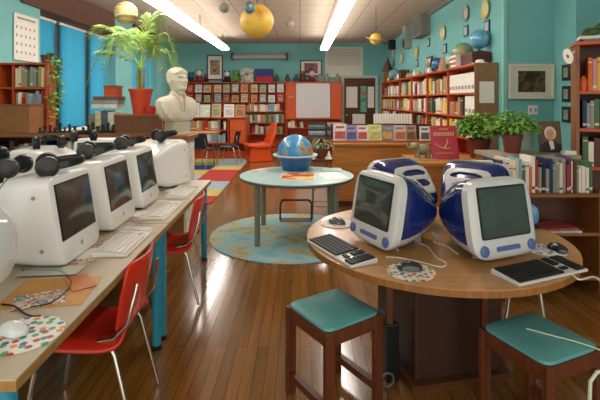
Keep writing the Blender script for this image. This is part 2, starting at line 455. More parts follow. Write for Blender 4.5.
# orange board panel with whiteboard, shelves under it
t = thing('pinboard', 'orange wall panel framing the whiteboard on the back wall', 'panel', (.41, 13.04, 0))
box_mb(-.82, -.52, 0, .25, .92, 1.96).build('side_board', M_ORANGE, t)
box_mb(.50, .80, 0, .25, .92, 1.96).build('side_board', M_ORANGE, t)
box_mb(-.83, .83, -.03, .25, 1.96, 2.0).build('top_ledge', M_REDW, t)
box_mb(.80, .83, -.02, .25, .05, 1.96).build('end_board', M_REDWZ, t)
for x in (-.72, -.64): MB().ball((x, -.008, 1.55), .018, 10).build('hook', M_WHITE, t)
t = thing('whiteboard', 'blank whiteboard between the two orange boards', 'whiteboard', (.40, 13.025, .94))
box_mb(-.51, .49, 0, .03, 0, 1.01).build('board', mat('whiteboard_face', '#d6d6d6', .3), t)
MB().box(-.51, .49, -.012, 0, 0, .02).box(-.51, .49, -.012, 0, .99, 1.01).box(-.51, -.49, -.012, 0, 0, 1.01).box(.47, .49, -.012, 0, 0, 1.01).build('frame', M_WHITE, t)
LB = (-.40, 12.75, 0)
bookcase('low_shelf', 'low red shelf unit under the whiteboard', LB, 0, 1.6, .27, .92, [.1, .38, .65], M_REDW, M_REDWZ, cat='shelf')
for z, nm in ((.65, 'top'),):
    book_row(LB, 0, .05, .5, z, .15, .21, .05, .08, 'on the %s shelf under the whiteboard' % nm, 'books under the whiteboard', LIGHTC)
# stacked trays of blue magazines on a low bench in front of that unit
t = thing('low_bench', 'low dark bench in front of the shelf unit under the whiteboard', 'bench', (.73, 12.25, 0))
box_mb(-.52, .52, -.16, .16, .40, .44).build('seat_board', M_WALNUT, t)
for x in (-.47, .43): box_mb(x, x + .04, -.14, .14, 0, .40).build('leg', M_WALNUT_Z, t)
rnd = random.Random(3)
for k, sx in enumerate((-.26, .26)):
    for i in range(7):
        c = ['#2c4a63', '#7d97a3', '#b9b8a8', '#24323c', '#41718a', '#8b8f76', '#2d3a4a'][(i + 3 * k) % 7]
        nmz = ['dark blue', 'grey blue', 'cream', 'black', 'blue', 'olive', 'slate'][(i + 3 * k) % 7]
        o = box_mb(-.23, .23, -.13, .13, 0, .052).build('magazine_tray', mat('tray_' + nmz.replace(' ', '_'), c, .5, vary=.3, scale=20), loc=(.73 + sx + rnd.uniform(-.02, .02), 12.25, .441 + .056 * i))
        tag(o, '%s tray, %s from the bottom of the %s stack below the whiteboard' % (nmz, nth(i + 1), ('left', 'right')[k]), 'tray', 'stacked magazine trays')

# free-standing low double bookcase on the carpet
FB = (-3.40, 10.9, 0)
bookcase('low_bookcase', 'low orange-red bookcase standing free at the end of the carpet', FB, 0, 2.06, .40, 1.03, [.19, .40, .72], M_REDW, M_REDWZ, uprights=(1.62,), base_h=.17)
box_mb(2.06 - .40, 2.06 - .03, .015, .03, .41, .98).build('blank_panel', M_ORANGE, bpy.data.objects['low_bookcase'])
book_row(FB, 0, .55, 1.58, .72, .20, .26, .055, .085, 'on the upper shelf of the free standing bookcase', 'books in the free-standing low bookcase', LIGHTC)
book_row(FB, 0, .75, 1.58, .40, .18, .24, .055, .085, 'on the lower shelf of the free standing bookcase', 'books in the free-standing low bookcase', LIGHTC)
face_out(FB, 0, [.75, 1.02, 1.30, 1.62, 1.9], 1.03, (.30, .36), (.22, .27), 'on top of the free standing bookcase', 'picture books on the low bookcase', [('pale olive', '#b4ad86', '#6f6d4f'), ('tan', '#b98c5c', '#6b3d22'), ('white', '#e6e3df', '#c9c6cc'), ('mint', '#b9cdb9', '#dfe3d8'), ('white', '#e9e6e6', '#8f8a8c')], yoff=.12)

# right wall: two long bookcases, far one first
BZR = [.1, .38, .66, .94, 1.24, 1.56]
RA = (2.27, 9.0, 0); RF = (2.27, 12.3, 0)
PANEL = mat('pale_birch_panel', '#8a6a45', .5, vary=.12, scale=5, stretch=(12, 12, 1))
for loc, lab in ((RA, 'long red-edged bookcase on the right wall, near half with the big globes on top'), (RF, 'long red-edged bookcase on the right wall, far half towards the door')):
    b = bookcase('wall_bookcase', lab, loc, R(-90), 3.29, .29, 1.94, BZR, M_REDW, M_REDWZ, uprights=(1.1, 2.2))
endp = box_mb(3.29, 3.31, -.01, .29, 0, 1.945).build('end_panel', PANEL, bpy.data.objects['wall_bookcase'])
sh = box_mb(3.312, 3.316, .05, .24, 1.42, 1.70).build('posted_sheet', M_PAPER, bpy.data.objects['wall_bookcase'])
GR = 'books in the bookcases on the right wall'
MIXC = [0, 0, 1, 1, 2, 3, 4, 5, 6, 7, 8, 9, 10, 11]
for (base, nm), ww in (((RA, 'near'), (.075, .115)), ((RF, 'far'), (.11, .16))):
    for z, rn, hh in ((1.56, 'top', .29), (1.24, 'second', .26), (.94, 'third', .25)):
        x1 = 3.25 if not (nm == 'near' and z == 1.56) else 2.0
        for a, b in ((.04, 1.08), (1.12, 2.18), (2.22, 3.25)):
            if a >= x1: continue
            if nm == 'near' and rn == 'second' and a > 2: b = 2.85
            bay = {.04: 'left', 1.12: 'middle', 2.22: 'right'}[a]
            book_row(base, R(-90), a, min(b, 3.25), z, hh * .72, hh, ww[0], ww[1], 'on the %s right wall bookcase, %s shelf, %s bay' % (nm, rn, bay), GR, MIXC)
# white pamphlet boxes at the near end
def pamphlet_box(x, z, i, lab, wd=.11, h=.27):
    M = Matrix.Translation(RA) @ Matrix.Rotation(R(-90), 4, 'Z')
    o = MB().box(-wd / 2, wd / 2, 0, .2, 0, h).box(-wd * .35, wd * .35, -.003, 0, .05, .10, m=1).build('pamphlet_box', [M_PAPER, mat('pamphlet_print', '#9a8f86', .8)], loc=M @ Vector((x, .03, z + .001)), rot=(0, 0, R(-90)), bev=.003)
    tag(o, lab, 'magazine box', 'white pamphlet boxes in the near right-wall bookcase')
for i in range(8):
    pamphlet_box(2.29 + i * .122, 1.56, i, 'white pamphlet box, %s from the left on the top shelf near the brown end panel' % nth(i + 1))
for i in range(3):
    pamphlet_box(2.92 + i * .122, 1.24, i, 'white pamphlet box, %s from the left under the top shelf near the end panel' % nth(i + 1))

# tall bookcase at the right edge
TR = (2.335, 3.72, 0)
bookcase('tall_bookcase', 'tall brown bookcase with orange shelf edges cut by the right frame edge', TR, R(-24), 1.2, .3, 1.95, [.1, .5, .9, 1.22, 1.535], M_REDW, M_WALNUT_Z, backm=M_DKWOOD)
GT = 'books in the tall bookcase at the right edge'
book_row(TR, R(-24), .09, .9, 1.535, .23, .33, .022, .045, 'on the top shelf of the tall right edge bookcase', GT, [8, 0, 11, 11, 9, 0, 13, 1])
book_row(TR, R(-24), .05, .8, 1.22, .2, .27, .022, .045, 'on the second shelf of the tall right edge bookcase', GT, [0, 9, 4, 1, 8, 6, 3])
book_row(TR, R(-24), .05, .8, .9, .2, .27, .025, .05, 'on the third shelf of the tall right edge bookcase', GT, [3, 8, 0, 2, 7, 4])

# low bookcase behind the computer table, books on its top
LR = (1.36, 3.33, 0)
t = thing('low_bookcase', 'low brown bookcase behind the round computer table, topped by a row of books', 'bookcase', LR, 0)
for x in (0, .905): box_mb(x, x + .03, 0, .3, 0, .75 if x < .5 else .78).build('side_panel', M_WALNUT_Z, t)
for z in (.12, .455): box_mb(.03, .905, 0, .29, z - .025, z).build('shelf', M_WALNUT, t)
box_mb(.03, .905, -.01, .3, .725, .75).build('top', M_WALNUT, t)
box_mb(.03, .905, .288, .3, 0, .725).build('back_panel', M_DKWOOD, t)
GL = 'books standing on the low bookcase behind the round table'
book_row(LR, 0, .10, .90, .75, .18, .28, .016, .031, 'on the low bookcase behind the round table', GL, [2, 0, 0, 8, 3, 6, 1, 12, 5, 11, 4, 7, 10, 0], depth=.2, gap_p=0)
o = MB().box(-.07, .07, 0, .05, 0, .25).build('picture_book', [mat('cream_cover', '#d9ceb2', .6, vary=.12, scale=14)], loc=(1.385 + .07, 3.31, .751))
o.location.x = 1.43 - .045
tag(o, 'wide cream book shown cover-out at the left end of the book row', 'book')
# back cabinet with plants on it
t = thing('cabinet', 'brown cabinet behind the book row, carrying a potted plant and a portrait', 'cabinet', (1.62, 3.66, 0))
box_mb(0, .71, 0, .40, .0, .97).build('body', M_WALNUT_Z, t)
box_mb(-.012, .712, -.015, .40, .97, 1.0).build('top', mat('pale_counter_top', '#a39882', .5, vary=.1, scale=6), t)
def counter(name, label, x0, x1, y0, y1, h, overhang=.03):
    t = thing(name, label, 'desk', ((x0 + x1) / 2, (y0 + y1) / 2, 0))
    hx, hy = (x1 - x0) / 2, (y1 - y0) / 2
    box_mb(-hx, hx, -hy, hy, .08, h - .035).build('body', M_DESK, t)
    box_mb(-hx + .03, hx - .03, -hy + .03, hy - .03, 0, .08).build('plinth', M_DKWOOD, t)
    box_mb(-hx - overhang, hx + overhang, -hy - overhang, hy + overhang, h - .035, h).build('top', M_DESK, t, bev=.005)
    return t
counter('desk', 'brown wooden desk with a row of books displayed along its top edge', .48, 1.86, 6.0, 6.55, .87)
t = thing('display_ledge', 'brown backing board behind the displayed books on the desk', 'display rack', (1.17, 6.42, .871))
box_mb(-.72, .75, 0, .03, 0, .24).build('back_board', M_DKWOOD, t)
box_mb(-.72, .75, -.32, 0, 0, .02).build('ledge', M_WALNUT, t)
counter('desk', 'nearer brown wooden counter holding a dark red book and a potted plant', 1.13, 1.98, 4.14, 4.72, .87)
# tall bookcase by the left window wall, divided
TL = (-3.72, 5.42, 0)
bookcase('tall_bookcase', 'tall red bookcase under the hanging calendar by the left wall', TL, 0, .60, .2, 1.92, [.1, .5, .9, 1.15, 1.36, 1.62], M_REDW, M_REDWZ, uprights=(.18,), backm=M_DKWOOD)
GTL = 'books in the tall red bookcase under the calendar'
book_row(TL, 0, .20, .57, 1.62, .21, .27, .028, .045, 'on the top shelf below the calendar', GTL, depth=.14, setback=.015, cols=[1, 0, 4, 5, 6])
book_row(TL, 0, .20, .57, 1.36, .17, .22, .03, .05, 'on the second shelf below the calendar', GTL, depth=.14, setback=.015, cols=[2, 0, 6, 8, 2, 5])
book_row(TL, 0, .20, .57, 1.15, .16, .19, .03, .05, 'on the third shelf below the calendar', GTL, depth=.14, setback=.015, cols=[6, 10, 1, 7, 2, 4])
# counter-height bookcase in front of it
LC = (-3.70, 4.98, 0)
t = thing('low_bookcase', 'long brown low bookcase behind the white computers, chess pieces on its top', 'bookcase', LC)
for x in (0, .7, 1.4, 2.08): box_mb(x, x + .03, .02, .36, 0, 1.04).build('side_panel', M_WALNUT_Z, t)
for z in (.12, .44, .74): box_mb(.03, 2.08, .02, .35, z - .02, z).build('shelf', M_WALNUT, t)
box_mb(-.02, 2.13, -.02, .40, 1.04, 1.085).build('top', M_WALNUT, t)
box_mb(.03, 2.08, .35, .36, 0, 1.04).build('back_panel', M_DKWOOD, t)
GB = 'books in the low bookcase behind the white computers'
for a, nm in ((.05, 'left'), (.74, 'middle')):
    book_row(LC, 0, a, a + .6, .74, .18, .26, .04, .065, 'in the top %s bay behind the white computers' % nm, GB, [3, 2, 0, 6, 8, 7, 10, 1], setback=.05)
# ---------------------------------------------------------------- long computer tables (left)
TT = .72
M_LAM = mat('cream_laminate', '#b7a88c', .3, vary=.06, scale=5)
M_EDGE = mat('raw_ply_edge', '#9b7440', .5, vary=.2, scale=30)
M_TEALMETAL = mat('teal_metal', '#2f8ba2', .35, vary=.05)
def xe(y): return -.753 - .0241 * (y - 1.167)
def long_table(y0, y1, label, near):
    rz = math.atan(.0241); W = .66; L = (y1 - y0) / math.cos(rz); 
    t = thing('computer_table', label, 'table', (xe(y0) if near else xe(y0) - W, y0, 0), rz)
    box_mb(-W, 0, 0, L, TT - .006, TT).build('tabletop', M_LAM, t)
    box_mb(-W, 0, 0, L, TT - .034, TT - .006).build('edge_band', M_EDGE, t)
    MB().box(-W + .06, -.08, .06, .08, TT - .1, TT - .034).box(-W + .06, -.08, L - .08, L - .06, TT - .1, TT - .034).box(-.08, -.06, .06, L - .06, TT - .1, TT - .034).build('apron', M_DKWOOD, t)
    for x in (-W + .06, -.055):
        for y in (.05, L - .05):
            l = MB().cyl((x, y, .02), .026, TT - .056, 14).build('leg', M_TEALMETAL, t, smooth=True)
            MB().cyl((x, y, 0), .03, .025, 12).build('foot', M_BLACK, l)
    return t
long_table(1.167, 2.635, 'cream laminate computer table nearest the camera, on teal metal legs', True)
long_table(2.645, 4.07, 'cream laminate computer table further back, on teal metal legs', True)
def back_table(y0, y1, label):
    t = long_table(y0, y1, label, True); t.location.x = xe(y0) - .67
back_table(1.167, 2.635, 'rear laminate table under the second row of white computers, near half')
back_table(2.645, 4.07, 'rear laminate table under the second row of white computers, far half')

# ---------------------------------------------------------------- white computers
M_SHELL = mat('white_polycarbonate', '#ecebe6', .22, coat=.3)
M_GLASS = mat('dark_screen', '#3a3d38', .12, vary=.2, scale=5, coat=.5)
M_BEZDK = mat('screen_surround', '#1c1d1c', .4)
M_GREYP = mat('grey_plastic', '#9a9a98', .4)
def apple_mark(s):
    pts = []
    for i in range(28):
        a = 2 * math.pi * i / 28 + math.pi / 2; r = s * (1 + .06 * math.cos(2 * a)) * (1 - .22 * math.exp(-((math.sin(a) - 1) * 6) ** 2) if True else 1)
        x, y = r * .92 * math.cos(a), r * math.sin(a)
        d = math.hypot(x - s * 1.12, y - s * .12)
        if d < s * .48:
            k = (s * .48 - d); x -= k
        pts.append((x, y))
    leaf = [(s * .02, s * 1.05), (s * .12, s * 1.38), (s * .42, s * 1.55), (s * .34, s * 1.2)]
    return pts, leaf
def make_emac(label):
    t = thing('desktop_computer', label, 'computer', group='white desktop computers on the long tables')
    SH = .16
    secs = [(0, .188, .02, .388), (.006, .197, .011, .397), (.02, .2, .008, .40), (.10, .2, .008, .40), (.20, .192, .012, .388), (.32, .165, .03, .345), (.41, .14, .06, .305), (.43, .125, .075, .29)]
    MB().rings([sring(y, hw, z0, z1, 9, 48, shear=SH) for y, hw, z0, z1 in secs], cap=True).build('case', M_SHELL, t, smooth=True)
    def fr(x0, x1, z0, z1, y0, y1, m):
        mb = MB(); v = []
        for y in (y0, y1):
            for x, z in ((x0, z0), (x1, z0), (x1, z1), (x0, z1)): v.append((x, y + SH * z, z))
        mb.add(v, [(0, 1, 2, 3), (4, 7, 6, 5), (0, 4, 5, 1), (1, 5, 6, 2), (2, 6, 7, 3), (3, 7, 4, 0)], m); return mb
    fr(-.164, .164, .115, .365, -.003, .01, 0).build('screen_surround', M_BEZDK, t)
    # bulging tube
    n = 12; vs = []; fs = []
    for i in range(n + 1):
        for j in range(n + 1):
            a, b = -1 + 2 * i / n, -1 + 2 * j / n
            z = .24 + b * .119
            vs.append((a * .157, -.0045 - .006 * (1 - a * a) * (1 - b * b) + SH * z, z))
    for i in range(n):
        for j in range(n): fs.append((i * (n + 1) + j, (i + 1) * (n + 1) + j, (i + 1) * (n + 1) + j + 1, i * (n + 1) + j + 1))
    MB().add(vs, fs).build('screen', M_GLASS, t, smooth=True)
    pts, leaf = apple_mark(.012)
    lg = MB()
    for poly in (pts, leaf):
        lg.add([(x, SH * (.065 + z) - .0025, .065 + z) for x, z in poly] + [(x, SH * (.065 + z) + .003, .065 + z) for x, z in poly], [tuple(range(len(poly)))] + [(i, i + len(poly), (i + 1) % len(poly) + len(poly), (i + 1) % len(poly)) for i in range(len(poly))])
    lg.build('logo', M_GREYP, t)
    for sx in (-1, 1):
        for z in (.085, .315):
            MB().lathe([(.009, 0), (.009, .004)], 12).build('screw_cover', M_GREYP, t, loc=(sx * .1985, .075 + SH * z, z), rot=(0, sx * R(90), 0))
    MB().box(-.12, .12, .06, .34, 0, .02).build('foot', M_GREYP, t, bev=.004)
    return t
def face(rz): return rz
Z0 = TT
# a computer's local front looks to -y; turned +90 degrees it looks to +x
A90 = R(90) + math.atan(.0241)
emac = make_emac('white computer nearest the dotted mouse pad, dark screen facing the aisle')
emac.location = (-1.03, 2.10, Z0); emac.rotation_euler = (0, 0, A90)
dup(emac, (-1.04, 2.62, Z0), A90, 'second white computer with its screen facing the aisle, beside the red chair back')
dup(emac, (-1.05, 3.13, Z0), A90, 'third white computer with its screen facing the aisle, second keyboard before it')
dup(emac, (-1.16, 3.93, Z0), R(168), 'white computer at the far end of the table turned to show its blank side')
dup(emac, (-2.03, 2.12, Z0), -A90, 'white computer in the rear row, closest to the left frame edge')
dup(emac, (-2.04, 3.18, Z0), -A90, 'white computer in the rear row, behind the pair of black headphones lying flat')
dup(emac, (-1.78, 3.83, Z0), R(10), 'white computer in the rear row, in front of the chess pieces')

# rounded translucent computer at the frame edge, its back to the aisle
def make_imac(label, group, body, lower, rim, extras=True, name='desktop_computer'):
    t = thing(name, label, 'computer', group=group)
    SH = .17
    KB = [(0, .186, .022, .352), (.045, .192, .018, .362), (.11, .196, .018, .378), (.22, .190, .02, .376), (.30, .172, .032, .358), (.35, .142, .058, .325), (.38, .10, .095, .285), (.395, .04, .15, .225)]
    def S(y):   # section parameters at depth y
        K = KB if not extras else [(0, .186, .022, .352), (.012, .192, .018, .358), (.045, .192, .018, .362), (.11, .190, .020, .354), (.19, .174, .030, .322), (.27, .146, .05, .278), (.33, .114, .075, .236), (.375, .078, .10, .200), (.395, .035, .13, .170)]
        for a, b in zip(K, K[1:]):
            if y <= b[0]:
                f = (y - a[0]) / (b[0] - a[0]); f = min(max(f, 0), 1)
                return [a[i] + (b[i] - a[i]) * f for i in (1, 2, 3)]
        return K[-1][1:]
    def nn(y): return 5.5 - 3.2 * min(1, y / .3)
    ys_rim = [0, .004, .012, .03, .048]
    ins = [.018, .006, 0, 0, 0]
    MB().rings([sring(y, S(y)[0] - d, S(y)[1] + d, S(y)[2] - d, nn(y), 56, shear=SH) for y, d in zip(ys_rim, ins)]).build('bezel', rim, t, smooth=True)
    ys = [.048 + (.395 - .048) * i / 22 for i in range(23)]
    seg = 56; rg = [sring(y, S(y)[0] - .002, S(y)[1] + .002, S(y)[2] - .002, nn(y), seg, shear=SH * (1 - .8 * y / .4)) for y in ys]
    mb = MB(); vs = [p for r in rg for p in r]; up = []; lo = []
    for i in range(len(rg) - 1):
        for j in range(seg):
            k = (j + 1) % seg; f = (i * seg + j, i * seg + k, (i + 1) * seg + k, (i + 1) * seg + j)
            (lo if math.sin(2 * math.pi * (j + 1) / seg) < -.36 else up).append(f)
    mb.add(vs, up + [tuple((len(rg) - 1) * seg + j for j in range(seg))]).build('rear_shell', body, t, smooth=True)
    MB().add(vs, lo).build('lower_case', lower, t, smooth=True)
    # screen
    def fr(x0, x1, z0, z1, y0, y1, r=.012):
        pts = []
        for cx, cz, a0 in ((x1 - r, z0 + r, -90), (x1 - r, z1 - r, 0), (x0 + r, z1 - r, 90), (x0 + r, z0 + r, 180)):
            for q in range(5):
                a = R(a0 + 22.5 * q); pts.append((cx + r * math.cos(a), cz + r * math.sin(a)))
        return MB().rings([[(x, y + SH * z, z) for x, z in pts] for y in (y0, y1)])
    fr(-.148, .148, .108, .332, -.003, .004).build('screen_surround', M_BEZDK, t)
    n = 10; vv = []; fs = []
    for i in range(n + 1):
        for j in range(n + 1):
            a, b = -1 + 2 * i / n, -1 + 2 * j / n; z = .22 + b * .104
            vv.append((a * .14, -.0045 - .007 * (1 - a * a) * (1 - b * b) + SH * z, z))
    for i in range(n):
        for j in range(n): fs.append((i * (n + 1) + j, (i + 1) * (n + 1) + j, (i + 1) * (n + 1) + j + 1, i * (n + 1) + j + 1))
    MB().add(vv, fs).build('screen', mat('grey_green_screen', '#3d433d', .08, vary=.25, scale=4, coat=.5), t, smooth=True)
    if extras:
        for sx in (-1, 1):
            MB().lathe([(.024, 0), (.024, .005), (.019, .008), (.006, .009)], 18).build('speaker', M_SPK, t, smooth=True, loc=(sx * .142, -.001 + SH * .062, .062), rot=(R(90) - math.atan(SH), 0, 0))
        fr(-.07, .07, .053, .073, -.004, .004, .006).build('disc_slot', M_SPK, t)
    # rear handle: a pale strip over the top of the shell, with two oval openings
    if not extras: return t
    hv = []; hf = []; NI, NJ = 36, 40
    for i in range(NI + 1):
        y = .19 + .19 * i / NI; hw, z0, z1 = S(y); zc, hh = (z0 + z1) / 2, (z1 - z0) / 2; n_ = nn(y); sh = SH * (1 - .8 * y / .4)
        for j in range(NJ + 1):
            a = R(90 - 42 + 84 * j / NJ); x = (hw + .007) * sup(math.cos(a), n_); z = zc + (hh + .007) * sup(math.sin(a), n_)
            hv.append((x, y + sh * z, z))
    for i in range(NI):
        for j in range(NJ):
            a = (i + .5) / NI; b = (j + .5) / NJ * 2 - 1
            if (b / 1.0) ** 2 + ((a - .5) / .52) ** 6 > 1: continue
            if ((a - .30) / .13) ** 2 + (b / .62) ** 2 < 1 or ((a - .68) / .13) ** 2 + (b / .55) ** 2 < 1: continue
            hf.append((i * (NJ + 1) + j, i * (NJ + 1) + j + 1, (i + 1) * (NJ + 1) + j + 1, (i + 1) * (NJ + 1) + j))
    used = sorted({q for f in hf for q in f}); mp = {q: i for i, q in enumerate(used)}
    h = MB().add([hv[q] for q in used], [tuple(mp[q] for q in f) for f in hf]).build('handle_cover', rim, t, smooth=True)
    sl = h.modifiers.new('solid', 'SOLIDIFY'); sl.thickness = .006; sl.offset = 0
    MB().tube([(-.12, .10, .006), (0, .075, .006), (.12, .10, .006)], .008, 8).build('foot', M_GREYP, t)
    MB().box(-.06, .06, .25, .29, 0, .06).build('rear_foot', M_GREYP, t, bev=.005)
    return t
M_SPK = mat('blue_grey_speaker', '#4f6296', .4)
M_RIM = mat('pale_grey_rim', '#c6c7c4', .3, coat=.2)
M_INDIGO = mat('indigo_translucent_shell', '#182a68', .12, coat=.6, vary=.25, scale=4)
M_LOWC = mat('pale_lower_case', '#aeb0ae', .3, coat=.2)
M_CLEARW = mat('cloudy_white_shell', '#d4d6d4', .15, coat=.6)
snow = make_imac('rounded glossy white computer cut off by the left frame edge', None, M_CLEARW, M_CLEARW, M_SHELL, extras=False)
snow.location = (-1.385, 1.48, Z0 + .03); snow.rotation_euler = (0, 0, R(-92)); snow.scale = (.98, .98, .98)
box_mb(-.1, .1, .1, .3, -.0285, .02).build('pedestal_foot', M_GREYP, snow)

# round table and its four blue computers
RT = .70
RTC = (.744, 2.46)
t = thing('round_table', 'round wooden table carrying four blue and white computers', 'table', (RTC[0], RTC[1], 0))
M_RTOP = wood('oak_laminate', '#ad7f4a', .33, axis=0, vary=.14, scale=2.5, coat=.15)
MB().lathe([(.704, RT - .004), (.704, RT)], 96).build('tabletop', M_RTOP, t)
MB().lathe([(.700, RT - .035), (.7045, RT - .032), (.7045, RT - .004)], 96).build('edge_band', wood('oak_edge', '#8a5a2b', .4, axis=2), t, smooth=True)
pd = box_mb(-.25, .25, -.25, .25, .03, RT - .035).build('pedestal', mat('dark_brown_pedestal', '#3a2114', .4, vary=.15, scale=6), t, bev=.01, rot=(0, 0, R(12)), loc=(.03, .06, 0))
box_mb(-.28, .28, -.28, .28, 0, .03).build('plinth', M_DKWOOD, t, rot=(0, 0, R(12)), loc=(.03, .06, 0))
def deg_face(n): return R(n + 90)    # local front is -y; n = heading of the front in degrees
GI = 'blue and white computers on the round table'
im = make_imac('blue computer at the front left of the round table, screen turned left', GI, M_INDIGO, M_LOWC, M_RIM, name='blue_computer')
im.scale = (1.05, 1.05, 1.05); im.location = (.345, 2.275, RT); im.rotation_euler = (0, 0, deg_face(-155))
dup(im, (.985, 2.06, RT), deg_face(-67), 'blue computer at the front right of the round table, dark screen facing the camera')
dup(im, (.555, 2.95, RT), deg_face(122), 'blue computer behind the left one, its back with oval handle holes to the camera')
dup(im, (1.165, 2.825, RT), deg_face(50), 'blue computer behind the right one, its back with oval handle holes to the camera')

# keyboards
M_KEYW = mat('white_keys', '#dcd8cf', .5)
M_KEYB = mat('black_keys', '#0f1011', .6)
M_CLEARK = mat('clear_keyboard_case', '#c9c9c4', .2, coat=.4)
def keyboard(label, loc, rz, W, D, kc, case, group):
    t = thing('keyboard', label, 'keyboard', loc, rz, group)
    MB().add([(-W / 2, -D / 2, 0), (W / 2, -D / 2, 0), (W / 2, D / 2, 0), (-W / 2, D / 2, 0), (-W / 2, -D / 2, .012), (W / 2, -D / 2, .012), (W / 2, D / 2, .024), (-W / 2, D / 2, .024)],
             [(0, 3, 2, 1), (4, 5, 6, 7), (0, 1, 5, 4), (1, 2, 6, 5), (2, 3, 7, 6), (3, 0, 4, 7)]).build('case', case, t, bev=.004)
    mb = MB(); cols, rows = 21, 6; kw = (W - .02) / cols; kd = (D - .016) / rows
    for r in range(rows):
        c = 0
        while c < cols:
            n = 1
            if r == 0 and 3 <= c < 9: n = 6
            if r == 0 and c in (15, 16): c += 1; continue
            if c in (14,) or (c == 17 and r != 9): c += 1; continue
            if r == 2 and 14 < c < 17: c += 1; continue
            x = -W / 2 + .01 + c * kw; y = -D / 2 + .008 + r * kd; z = .012 + .012 * (y + D / 2) / D
            mb.box(x + .001, x + kw * n - .001, y + .001, y + kd - .001, z - .002, z + .008); c += n
    k = mb.build('keys', kc, t)
    return t
GK = 'white keyboards on the long tables'
def kb_left(y, label):
    keyboard(label, (xe(y) - .122, y, TT), A90, .43, .165, M_KEYW, M_SHELL, GK)
kb_left(2.28, 'white keyboard along the table edge beside the nearest red chair')
kb_left(2.92, 'white keyboard along the table edge above the second red chair')
kb_left(3.50, 'white keyboard furthest along the table edge')
GKB = 'black-keyed keyboards on the round table'
def mid(*a): return Vector((sum(p[0] for p in a) / len(a), sum(p[1] for p in a) / len(a)))
keyboard('black-keyed keyboard at the left rim of the round table', (.20, 2.20, RT), deg_face(-152.5), .42, .15, M_KEYB, M_CLEARK, GKB)
keyboard('black-keyed keyboard at the right front of the round table', (1.055, 1.935, RT), deg_face(-67), .42, .15, M_KEYB, M_CLEARK, GKB)

# mouse pads and mice
DOT1 = dots_mat('bright_dots', '#e3e0d8', ['#b02a2a', '#1f4f9a', '#4f9a62', '#e08a2a', '#1d7f8a'], 34)
DOT2 = dots_mat('pale_dots', '#dcd5c4', ['#a23434', '#35509a', '#caa44a', '#6f8f6a', '#e9e4da'], 38)
DOT3 = dots_mat('black_white_dots', '#cfd2d2', ['#20242a', '#50718f', '#a23a34', '#e6e6e2', '#2d3a55'], 40)
def pad(label, x, y, z, r, m, rz=0):
    o = MB().lathe([(r, 0), (r, .004)], 48).build('mouse_pad', m, loc=(x, y, z + .0005), rot=(0, 0, rz))
    return tag(o, label, 'mouse pad', 'round mouse pads')
def mouse(label, x, y, z, rz, top, side):
    t = thing('computer_mouse', label, 'mouse', (x, y, z), rz)
    secs = []
    for i in range(9):
        a = i / 8; yy = -.055 + .11 * a; w = .031 * math.sqrt(max(.02, 1 - (2 * a - 1) ** 4)); h = .034 * math.sin(math.pi * (.12 + .76 * a)) + .002
        secs.append([(w * math.cos(q), yy, max(0, h * math.sin(q)) + .002) for q in [math.pi * k / 10 for k in range(11)]])
    MB().rings(secs, closed=True).build('shell', top, t, smooth=True)
    MB().box(-.022, .022, -.045, .045, 0, .004).build('base', side, t)
    return t
g = G(24, 335, TT); pad('round mouse pad of bright coloured dots near the table corner', g.x, g.y, TT, .115, DOT1)
g2 = G(13, 334, TT); mouse('clear white mouse on the bright dotted pad', g2.x, g2.y, TT + .005, R(70), mat('clear_mouse', '#d5dad9', .08, coat=.8), M_GREYP)
g = G(337, 224, RT); pad('round mouse pad at the left rim of the round table', g.x, g.y, RT, .10, mat('plain_pad', '#cdc3b2', .5, vary=.15, scale=30))
mouse('grey mouse on the plain pad at the left rim of the round table', g.x, g.y, RT + .005, R(60), mat('grey_mouse', '#5b6166', .2, coat=.6), M_GREYP)
g = G(411, 272, RT); pad('round dotted mouse pad on the front of the round table', g.x, g.y, RT, .105, DOT2)
mouse('dark mouse on the dotted pad at the front of the round table', g.x, g.y + .02, RT + .005, R(80), mat('dark_mouse', '#24282c', .12, coat=.8), M_GREYP)
g = G(554, 252.5, RT); pad('black and white dotted mouse pad beside the right keyboard', g.x - .02, g.y + .03, RT, .095, DOT3)
mouse('dark mouse on the black and white pad beside the right keyboard', g.x + .03, g.y + .02, RT + .005, R(20), MATS['dark_mouse'], M_GREYP)

# ---------------------------------------------------------------- headphones
M_HP = mat('headphone_black', '#17191a', .38, coat=.2)
M_HPM = mat('headphone_silver', '#8f9190', .3, metal=.7)
def make_headphones(label):
    t = thing('headphones', label, 'headphones', group='black headphones lying on the white computers')
    # headband arc in the local x-z plane; cups at its ends
    pts = [(.082 * math.cos(a), 0, .075 + .105 * math.sin(a)) for a in [math.pi * i / 16 for i in range(17)]]
    rg = []
    for i, p in enumerate(pts):
        a = math.pi * i / 16; nx, nz = math.cos(a), math.sin(a)
        rg.append([(p[0] + nx * q, y, p[2] + nz * q) for y, q in ((-.02, 0), (-.012, .009), (.012, .009), (.02, 0), (.012, -.006), (-.012, -.006))])
    MB().rings(rg).build('headband', M_HP, t, smooth=True)
    for sx in (-1, 1):
        MB().bar((sx * .083, -.012, .03), (sx * .083, -.012, .085), .006, .006).bar((sx * .083, .012, .03), (sx * .083, .012, .085), .006, .006).build('yoke', M_HPM, t)
        c = MB().lathe([(.030, 0), (.046, .004), (.05, .018), (.046, .030), (.030, .036), (.01, .038)], 24).build('ear_cup', M_HP, t, smooth=True, loc=(sx * .066, 0, .03), rot=(0, sx * R(90), 0))
        MB().lathe([(.028, -.014), (.044, -.012), (.047, -.004), (.044, .003)], 24).build('ear_cushion', mat('ear_cushion_black', '#0d0e0f', .7), c, smooth=True)
    return t
HP0 = make_headphones('black headphones on top of the nearest white computer, headband curving right')
def hp(o, u, v, Y, rot, label=None):
    if o is None:
        o = copy_tree(HP0); o['label'] = label
    o.location = P(u, v, Y); o.rotation_euler = tuple(R(a) for a in rot); return o
HZ = TT + .40
